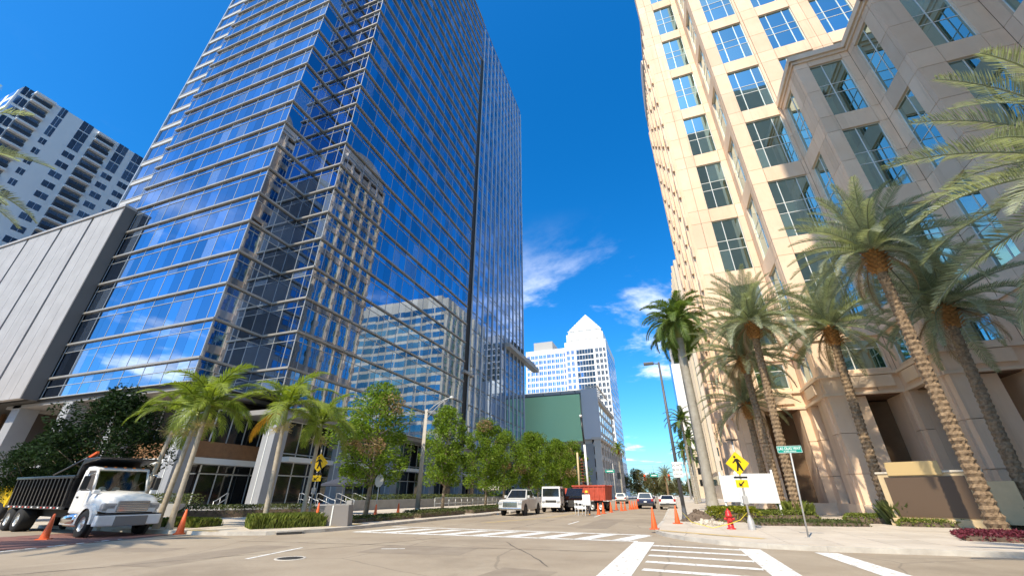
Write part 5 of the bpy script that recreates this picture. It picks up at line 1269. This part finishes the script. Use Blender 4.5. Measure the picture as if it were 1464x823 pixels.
# --- small cab-over truck
c = G(788, 732)
t = thing('cabover_truck', 'small white cab-over flatbed truck behind the pickup', 'truck', (c.x, c.y + 1.0, .004), None, R(-90))
fr = frustum(-.7, 1.0, .98, .55, -.6, .82, .92, 2.25)
loc(MB().add(fr, [(0, 1, 5, 4), (1, 2, 6, 5), (2, 3, 7, 6), (3, 0, 4, 7), (4, 5, 6, 7), (3, 2, 1, 0)]), 'cab', car_white, t, .06)
loc(fpanel(fr, 'front', .06, .94, .48, .9), 'windshield', glass_dark, t)
for f in ('right', 'left'): loc(fpanel(fr, f, .25, .9, .5, .88), 'side_window', glass_dark, t)
loc(MB().box(.95, 1.06, -.95, .95, .42, .70), 'bumper', car_white, t, .03); loc(MB().box(.94, 1.0, -.55, .55, .85, 1.05), 'grille', grey_dark, t, .02)
for s_ in (-1, 1):
    loc(MB().box(.96, 1.03, s_ * .75 - .14, s_ * .75 + .14, .82, 1.02), 'headlight', lamp_glass, t, .03); wheel(t, .35, s_ * 1.0, .40, .24, s_); wheel(t, -3.0, s_ * 1.0, .40, .24, s_, True)
    loc(MB().tube([(.7, s_ * .95, 1.9), (.95, s_ * 1.2, 1.9), (.95, s_ * 1.2, 1.4)], .02, 6), 'mirror_arm', grey_dark, t); loc(MB().box(.92, 1.0, s_ * 1.2 - .09, s_ * 1.2 + .09, 1.45, 1.8), 'mirror', grey_dark, t, .02)
loc(MB().box(-4.2, -.8, -.4, .4, .5, .72), 'chassis', grey_dark, t)
loc(MB().box(-4.3, -.9, -1.05, 1.05, .85, 1.0), 'flatbed', black_paint, t, .02); loc(MB().box(-4.0, -1.0, -.85, .85, 1.0, 1.6), 'cargo', rust, t, .05); loc(MB().box(-1.05, -.92, -1.0, 1.0, 1.0, 2.1), 'headboard', black_paint, t)
# --- orange red dump truck and drill rig
def red_truck():
    c = G(846, 731); t = thing('red_dump_truck', 'faded red dump truck body parked sideways behind the worker', 'dump truck', (c.x - .1, c.y + 2.2, .004), None, R(165)); t.scale = (.78, .78, .86)
    fr = frustum(-2.2, 2.2, 1.1, 1.15, -2.35, 2.5, 1.2, 2.75)
    loc(MB().add(fr, [(0, 1, 5, 4), (1, 2, 6, 5), (2, 3, 7, 6), (3, 0, 4, 7), (3, 2, 1, 0)]), 'dump_body', truck_red, t)
    for k in range(7):
        for s_ in (-1, 1): loc(MB().box(-2.1 + k * .68, -1.98 + k * .68, s_ * 1.17 - .07, s_ * 1.17 + .07, 1.15, 2.7), 'side_rib', truck_red, t)
    for s_ in (-1, 1): loc(MB().box(-2.4, 2.55, s_ * 1.22 - .08, s_ * 1.22 + .08, 2.66, 2.82), 'top_rail', truck_red, t, .02)
    loc(MB().box(-2.2, 4.6, -.45, .45, .7, 1.05), 'chassis', grey_dark, t); loc(MB().box(2.7, 4.6, -1.1, 1.1, .8, 2.5), 'cab', truck_red, t, .12); loc(MB().box(3.3, 4.63, -1.0, 1.0, 1.65, 2.3), 'windshield', glass_dark, t, .05)
    loc(MB().box(4.6, 5.6, -.95, .95, .75, 1.65), 'hood', truck_red, t, .12)
    for x in (-1.5, -.3, 4.7):
        for s_ in (-1, 1): wheel(t, x, s_ * 1.2, .5, .28, s_)
red_truck()
c = AZ(838, 700, 56)
t = thing('drill_rig', 'drill rig with a tall black and white mast and rusty auger beside trees', 'drill rig', (c.x, c.y, .004))
loc(MB().box(-1.3, 1.3, -.2, 3.2, .9, 1.5), 'deck', truck_red, t, .04); loc(MB().box(-1.1, .2, 1.6, 3.2, 1.5, 2.9), 'engine_housing', black_paint, t, .08)
for s_ in (-1, 1): loc(MB().side([(-.9, 0), (3.3, 0), (3.6, .45), (3.3, .9), (-.9, .9), (-1.2, .45)], -.25, .25), 'track', tyre_m, t, .04).matrix_basis = Matrix.Translation((s_ * 1.2, 0, 0)) @ Matrix.Rotation(R(90), 4, 'Z')
loc(MB().tube([(.35, -.2, 1.2), (.25, -.2, 7.2)], .14, 8), 'lower_mast', board_white, t); loc(MB().tube([(.25, -.2, 7.2), (.05, -.2, 10.6)], .11, 8), 'upper_mast', black_paint, t); loc(MB().tube([(.05, -.2, 10.6), (.04, -.2, 10.9)], .15, 8), 'mast_head', board_white, t)
loc(MB().tube([(-.75, -.2, 1.2), (-.75, -.2, 6.3)], .12, 8), 'guide_post', mon_stone, t)
au = MB().tube([(-.25, -.2, 1.0), (-.25, -.2, 5.6)], .09, 8)
for k in range(13): au.lathe([(.10, 1.1 + k * .35), (.38, 1.16 + k * .35), (.10, 1.24 + k * .35)], 12, (-.25, -.2, 0))
loc(au, 'auger', rust, t)
loc(MB().tube([(1.2, -.3, 2.2), (2.1, -.6, 1.4), (2.9, -.9, .5)], .14, 8), 'chute', board_white, t)
# --- white dump truck in front
fw_ = G(108, 769)
TP = Vector((fw_.x, fw_.y + 1.18, .004))
t = thing('white_dump_truck', 'white dump truck with a black dump body waiting at the brick crossing', 'dump truck', TP, None, R(-7))
# hood (lofted sections, x forward)
def loft(secs):
    mb = MB(); n = len(secs[0]); vs_ = [p for s_ in secs for p in s_]
    fs = [(i * n + k, (i + 1) * n + k, (i + 1) * n + (k + 1) % n, i * n + (k + 1) % n) for i in range(len(secs) - 1) for k in range(n)]
    mb.add(vs_, fs, True); o = len(mb.v) - len(vs_)
    mb.f.append(tuple(o + k for k in range(n))); mb.sm.append(False); mb.f.append(tuple(o + (len(secs) - 1) * n + k for k in reversed(range(n)))); mb.sm.append(False)
    return mb
def hsec(x, w, zt, zb, rnd_=.3):
    return [(x, -w, zb), (x, -w, zt - rnd_), (x, -w * .93, zt - rnd_ * .35), (x, -w * .72, zt - .04), (x, 0, zt), (x, w * .72, zt - .04), (x, w * .93, zt - rnd_ * .35), (x, w, zt - rnd_), (x, w, zb)]
hood = loft([hsec(-.62, 1.02, 1.74, .95), hsec(-.2, 1.03, 1.70, .95), hsec(.35, 1.03, 1.62, .95), hsec(.72, 1.0, 1.52, .95), hsec(.93, .94, 1.38, .92, .22), hsec(1.02, .86, 1.2, .9, .15)])
loc(hood, 'hood', car_white, t)
loc(MB().lathe([(.66, -.06), (.66, .06)], 24, (0, -1.0, .50), True, 'y'), 'wheel_arch', grey_dark, t); loc(MB().lathe([(.66, -.06), (.66, .06)], 24, (0, 1.0, .50), True, 'y'), 'wheel_arch', grey_dark, t)
for s_ in (-1, 1):
    fd_ = MB(); pr = [(.70 * math.cos(a), .52 + .70 * math.sin(a)) for a in [math.pi * (k / 12) * 1.02 - .03 for k in range(13)]]
    po = [(.55 * math.cos(a), .52 + .55 * math.sin(a)) for a in [math.pi * (k / 12) * 1.02 - .03 for k in range(13)]]
    y0_, y1_ = s_ * .98, s_ * 1.16
    for k in range(12): fd_.add([(*pr[k][:1], y0_, pr[k][1]), (pr[k + 1][0], y0_, pr[k + 1][1]), (pr[k + 1][0], y1_, pr[k + 1][1]), (pr[k][0], y1_, pr[k][1]), (po[k][0], y1_, po[k][1]), (po[k + 1][0], y1_, po[k + 1][1])], [(0, 1, 2, 3), (3, 2, 5, 4)])
    loc(fd_, 'fender', car_white, t)
    loc(MB().lathe([(.0, 0), (.10, .0), (.15, -.05)], 12), 'headlight', lamp_glass, t).matrix_basis = Matrix.Translation((.93, s_ * .80, 1.12)) @ Matrix.Rotation(R(80), 4, 'Y') @ Matrix.Diagonal((.85, 1.7, 1, 1))
    loc(MB().box(.70, 1.02, s_ * .78 - .26, s_ * .78 + .22, .98, 1.26), 'headlight_housing', grey_panel, t, .08)
loc(MB().box(.96, 1.06, -.58, .58, .92, 1.34), 'grille', mat('grille_grey', (.27, .26, .25), .5), t, .05)
for k in range(6): loc(MB().box(1.055, 1.072, -.54, .54, .955 + k * .065, .985 + k * .065), 'grille_slat', chrome, t)
loc(MB().box(.82, 1.16, -1.13, 1.13, .42, .82), 'bumper', car_white, t, .05); loc(MB().box(1.12, 1.175, -.55, .62, .40, .78), 'bumper_centre', mat('bumper_grey', (.24, .22, .20), .5), t, .03)
loc(MB().box(.83, 1.15, -1.12, 1.12, .825, .86), 'bumper_strip', grey_dark, t, .01)
# cab shell
loc(MB().box(-2.0, -.6, -1.04, 1.04, .85, 1.72), 'cab', car_white, t, .06)
loc(MB().side([(-2.0, 2.52), (-1.02, 2.52), (-.92, 2.58), (-1.0, 2.66), (-1.5, 2.72), (-1.95, 2.70)], -1.0, 1.0), 'cab_roof', car_white, t, .05)
loc(MB().box(-2.0, -1.93, -1.0, 1.0, 1.7, 2.54), 'rear_panel', grey_dark, t)
for s_ in (-1, 1):
    loc(MB().tube([(-.60, s_ * .98, 1.70), (-.98, s_ * .95, 2.56)], .055, 8), 'pillar', car_white, t); loc(MB().tube([(-1.9, s_ * .98, 1.70), (-1.92, s_ * .95, 2.56)], .08, 8), 'pillar', car_white, t)
    loc(MB().add([(-.68, s_ * 1.0, 1.72), (-1.86, s_ * 1.0, 1.72), (-1.88, s_ * .97, 2.54), (-1.02, s_ * .97, 2.54)], [(0, 1, 2, 3)]), 'side_window', vglass, t)
    loc(MB().box(-1.75, -.85, s_ * 1.045 - .004, s_ * 1.045 + .004, .92, 1.68), 'door', car_white, t, .003)
    loc(MB().box(-1.7, -1.52, s_ * 1.06 - .02, s_ * 1.06 + .02, 1.45, 1.5), 'door_handle', grey_dark, t)
    loc(MB().tube([(-.75, s_ * 1.02, 1.75), (-.62, s_ * 1.32, 1.85), (-.62, s_ * 1.32, 2.35), (-.85, s_ * 1.02, 2.45)], .018, 6), 'mirror_arm', chrome, t)
    loc(MB().box(-.68, -.58, s_ * 1.34 - .11, s_ * 1.34 + .11, 1.75, 2.3), 'mirror', grey_dark if s_ > 0 else black_paint, t, .03)
    loc(MB().box(-.2, .0, s_ * 1.05 - .12, s_ * 1.05 + .12, 1.60, 1.76), 'hood_mirror', car_white, t, .04)
loc(MB().add([(-.58, -.96, 1.73), (-.58, .96, 1.73), (-.96, .93, 2.54), (-.96, -.93, 2.54)], [(0, 1, 2, 3)]), 'windshield', vglass, t)
loc(MB().tube([(-.55, -.5, 1.76), (-.72, .1, 2.1)], .012, 5), 'wiper', grey_dark, t); loc(MB().tube([(-.55, .3, 1.76), (-.72, .8, 2.1)], .012, 5), 'wiper', grey_dark, t)
loc(MB().box(-1.1, -.66, -.9, .9, 1.60, 1.735), 'dashboard', grey_dark, t); 
for y in (-.5, .45): loc(MB().box(-1.85, -1.65, y - .25, y + .25, 1.5, 2.3), 'seat', interior, t, .05)
for k in range(5): loc(MB().box(-1.1, -1.0, -.72 + k * .36 - .05, -.72 + k * .36 + .05, 2.66, 2.71), 'marker_light', amber, t, .015)
# chassis and dump body
loc(MB().box(-8.6, .8, -.42, .42, .62, .92), 'chassis', grey_dark, t)
loc(MB().lathe([(.0, -.55), (.26, -.55), (.28, -.5), (.28, .5), (.26, .55), (.0, .55)], 16, (-1.55, -.86, .62), True, 'x'), 'fuel_tank', chrome, t)
loc(MB().box(-2.2, -.75, -1.08, -.8, .42, .5), 'step', galv, t)
bf = frustum(-8.8, -2.35, 1.06, 1.05, -8.8, -2.35, 1.14, 2.28)
loc(MB().add(bf, [(0, 1, 5, 4), (1, 2, 6, 5), (2, 3, 7, 6), (3, 0, 4, 7), (3, 2, 1, 0)]), 'dump_body', black_paint, t)
for s_ in (-1, 1):
    for k in range(16): loc(MB().obox(Matrix.Translation((-8.6 + k * .405, s_ * 1.145, 1.68)) @ Matrix.Rotation(R(-s_ * 3.7), 4, 'X'), .09, .10, 1.2), 'side_rib', black_paint, t)
    loc(MB().box(-8.9, -2.25, s_ * 1.16 - .07, s_ * 1.16 + .07, 2.24, 2.36), 'top_rail', black_paint, t, .02)
    loc(MB().box(-8.8, -2.3, s_ * 1.13 - .05, s_ * 1.13 + .05, .98, 1.10), 'bottom_rail', black_paint, t)
    for k in range(17):
        if k != 9: loc(MB().box(-8.4 + k * .35, -8.24 + k * .35, s_ * 1.185 - .004, s_ * 1.185 + .004, 1.015, 1.07), 'reflective_tape', tail_red if k % 2 else cone_white, t)
loc(MB().side([(-2.5, 2.2), (-2.3, 2.3), (-2.25, 2.8), (-.85, 3.02), (-.82, 3.1), (-2.35, 3.05), (-2.5, 2.6)], -1.12, 1.12), 'cab_shield', black_paint, t, .03)
loc(MB().obox(Matrix.Translation((-2.35, -.9, 3.18)) @ Matrix.Rotation(R(-18), 4, 'Y'), .9, .12, .12), 'tarp_arm', orange, t, .02)
loc(MB().tube([(-2.4, -1.0, 3.1), (-4.6, -1.2, 2.4)], .05, 8), 'tarp_bar', black_paint, t)
for s_ in (-1, 1): wheel(t, 0, s_ * 1.14, .50, .28, s_); wheel(t, -6.7, s_ * 1.16, .50, .27, s_, True); wheel(t, -7.9, s_ * 1.16, .50, .27, s_, True)
TM = Matrix.Translation(TP) @ Matrix.Rotation(R(-7), 4, 'Z')
for i, (y, lb_) in enumerate(((-.62, 'white hard hat on the dump truck dashboard by the near door'), (-.12, 'white hard hat in the middle of the dump truck dashboard'))):
    hh = thing('hard_hat', lb_, 'hard hat', TM @ Vector((-.80, y, 1.735)), 'hard hats on the dashboard')
    loc(MB().lathe([(.17, 0), (.165, .02), (.13, .03), (.125, .08), (.09, .13), (.0, .155)], 14), 'shell', board_white, hh); loc(MB().box(.1, .22, -.08, .08, 0, .015), 'brim', board_white, hh, .005)

# --- yellow machine glimpsed behind the truck
my = thing('yellow_machine', 'yellow machine glimpsed behind the black dump body', 'machine', (-38.2, 15.9, KH))
loc(MB().side([(-1.5, .6), (1.3, .6), (1.5, 1.6), (.6, 1.9), (-1.5, 1.9)], -.9, .9), 'body', hat_yellow, my, .08); loc(MB().box(-.4, .9, -.7, .7, 1.9, 2.9), 'cab', glass_dark, my, .06)
for s_ in (-1, 1):
    for x in (-.9, .9): wheel(my, x, s_ * .95, .5, .3, s_)

# ================================================================== WORKER, SIGNALS, WIRES
def person(label, pos, rz, joints, edges, rad, parts):
    t = thing('person', label, 'person', pos, None, rz)
    me_ = bpy.data.meshes.new('body'); me_.from_pydata(joints, edges, []); o = link('body', me_, t, local=True); me_.materials.append(vest_m); me_.materials.append(jean_m)
    md = o.modifiers.new('skin', 'SKIN'); md.use_smooth_shade = True
    for i, r_ in enumerate(rad): me_.skin_vertices[0].data[i].radius = r_ if isinstance(r_, tuple) else (r_, r_); me_.skin_vertices[0].data[i].use_root = (i == 0)
    o.modifiers.new('sub', 'SUBSURF').render_levels = 1
    return t, o
J = [(0, 0, .98), (0, 0, 1.15), (0, 0, 1.40), (0, 0, 1.50), (0, -.02, 1.60), (0, -.02, 1.72),
     (-.19, 0, 1.41), (-.27, -.04, 1.15), (-.22, -.26, 1.05), (-.20, -.33, 1.06), (.19, 0, 1.41), (.27, -.04, 1.15), (.22, -.26, 1.05), (.20, -.33, 1.06),
     (-.10, 0, .92), (-.12, -.02, .50), (-.13, .03, .10), (-.13, -.12, .04), (.10, 0, .92), (.12, -.02, .50), (.14, .03, .10), (.14, -.12, .04)]
E_ = [(0, 1), (1, 2), (2, 3), (3, 4), (4, 5), (2, 6), (6, 7), (7, 8), (8, 9), (2, 10), (10, 11), (11, 12), (12, 13), (0, 14), (14, 15), (15, 16), (16, 17), (0, 18), (18, 19), (19, 20), (20, 21)]
RD = [(.16, .11), (.15, .11), (.17, .11), .055, .085, .085, .07, .05, .04, .035, .07, .05, .04, .035, .095, .07, .05, .045, .095, .07, .05, .045]
wp = G(841, 736)
wk, wo = person('worker in a hard hat and orange vest holding up a white board beside the cones', (wp.x, wp.y, .004), R(5), J, E_, RD, None)
loc(MB().lathe([(.17, 1.70), (.145, 1.73), (.14, 1.79), (.10, 1.85), (0, 1.87)], 14, (0, -.02, 0)), 'hard_hat', hat_yellow, wk)
loc(MB().lathe([(.0, 1.47), (.06, 1.49), (.088, 1.56), (.095, 1.64), (.08, 1.72), (.0, 1.74)], 12, (0, -.03, 0)), 'face', skin_m, wk)
for s_ in (-1, 1): loc(MB().tube([(s_ * .11, -.0, .95), (s_ * .125, -.02, .5), (s_ * .135, .03, .10)], [.115, .085, .07], 10), 'trouser_leg', jean_m, wk)
bd_ = thing('sign_board', 'white board held by the worker beside the cone line', 'sign board', (wp.x, wp.y - .36, .7))
loc(MB().box(-.33, .33, -.015, .015, .05, .85), 'panel', board_white, bd_, .01); loc(MB().tube([(.2, .03, -.3), (.2, .03, .9)], .02, 6), 'handle', galv, bd_)
for i, (px_, py_) in enumerate(((833, 737), (828, 735))):
    c = G(px_, py_); bt = thing('barricade', ('white folding barricade beside the worker', 'second white barricade beside the black work vehicle')[i], 'barricade', (c.x, c.y, .004), 'white barricades beside the work trucks', R(10 * i))
    for x in (-.3, .3): loc(MB().tube([(x, -.25, 0), (x, 0, 1.1), (x, .25, 0)], .025, 5), 'leg', board_white, bt)
    for z in (1.0, .6): loc(MB().box(-.36, .36, -.05 - .2 * (1 - z), -.03 - .2 * (1 - z), z - .1, z + .08), 'plank', board_white, bt)
# far traffic signals on a span wire
sy = 118
def wire(name, label, a, b, sag, r_=.02):
    a, b = Vector(a), Vector(b); pts = [a.lerp(b, k / 12) - Vector((0, 0, sag * math.sin(math.pi * k / 12))) for k in range(13)]
    return tag(MB().tube(pts, r_, 4).build(name, pole_grey), label, 'wire')
pl = AZ(886, 690, 112); 
for lb_, x in (('slim concrete signal pole on the garage side of the far junction', -14.3), ('slim concrete signal pole on the east side of the far junction', 3.6)):
    t = thing('signal_pole', lb_, 'pole', (x, sy, KH), 'far signal poles'); loc(MB().tube([(0, 0, 0), (0, 0, 8.6)], [.16, .11], 8), 'pole', galv, t); loc(MB().box(-.3, .3, -.2, .2, 0, .3), 'base', galv, t)
wire('span_wire', 'upper span wire carrying the far traffic signals', (-14.3, sy, 7.6), (3.6, sy, 7.6), .5)
wire('span_wire', 'higher overhead wire crossing the far junction', (-14.3, sy, 8.4), (9, sy, 9.6), .5)
wire('span_wire', 'lowest overhead wire crossing the far junction', (-14.3, sy + 3, 6.6), (9, sy + 3, 7.4), .4)
sigm = mat('signal_red', (.6, .02, .01), .4, emit=((1, .08, .02), 1.5))
sg_h = mat('signal_housing', (.28, .10, .03), .5)
for i, (px_, lb_) in enumerate(((922, 'far red traffic signal left of the squat palm'), (957, 'far red traffic signal beside the DO NOT BLOCK sign'))):
    c = AZ(px_, 683 if i == 0 else 685, sy); t = thing('traffic_signal', lb_, 'traffic light', (c.x, sy, 4.6), 'far traffic signals')
    loc(MB().box(-.28, .28, -.2, .2, 0, 1.45), 'housing', sg_h, t, .03)
    for k, m_ in enumerate((grey_dark, grey_dark, sigm)): loc(MB().lathe([(.0, -.01), (.14, 0)], 12, (0, -.215, .25 + k * .46), False, 'y'), 'lens', m_, t); loc(MB().lathe([(.16, -.2), (.165, 0)], 10, (0, -.2, .25 + k * .46), True, 'y'), 'visor', sg_h, t)
    loc(MB().tube([(0, 0, 1.45), (0, 0, 2.7)], .03, 5), 'hanger', pole_grey, t)
for px_, py_, w_, lb_ in ((872, 673, 2.0, 'green far street sign beside the garage'), (935, 679, 1.6, 'small green far street sign between the signals')):
    c = AZ(px_, py_, 100); t = thing('street_name_sign', lb_, 'street sign', (c.x, c.y, c.z - .3), 'far green street signs'); loc(MB().box(-w_ / 2, w_ / 2, -.03, .03, 0, .6), 'plate', sign_green, t, .01); loc(MB().box(-w_ * .35, w_ * .35, -.036, -.031, .2, .4), 'legend', sign_white, t)
    loc(MB().tube([(0, .05, .3), (0, .05, 2.2)], .03, 5), 'hanger', pole_grey, t)
t = thing('traffic_signal', 'black signal seen from the side beside the garage', 'traffic light', AZ(885, 680, 100), 'far traffic signals'); loc(MB().box(-.35, .35, -.3, .3, -.6, .7), 'housing', black_paint, t, .04); loc(MB().tube([(0, 0, .7), (0, 0, 2.0)], .03, 5), 'hanger', pole_grey, t)
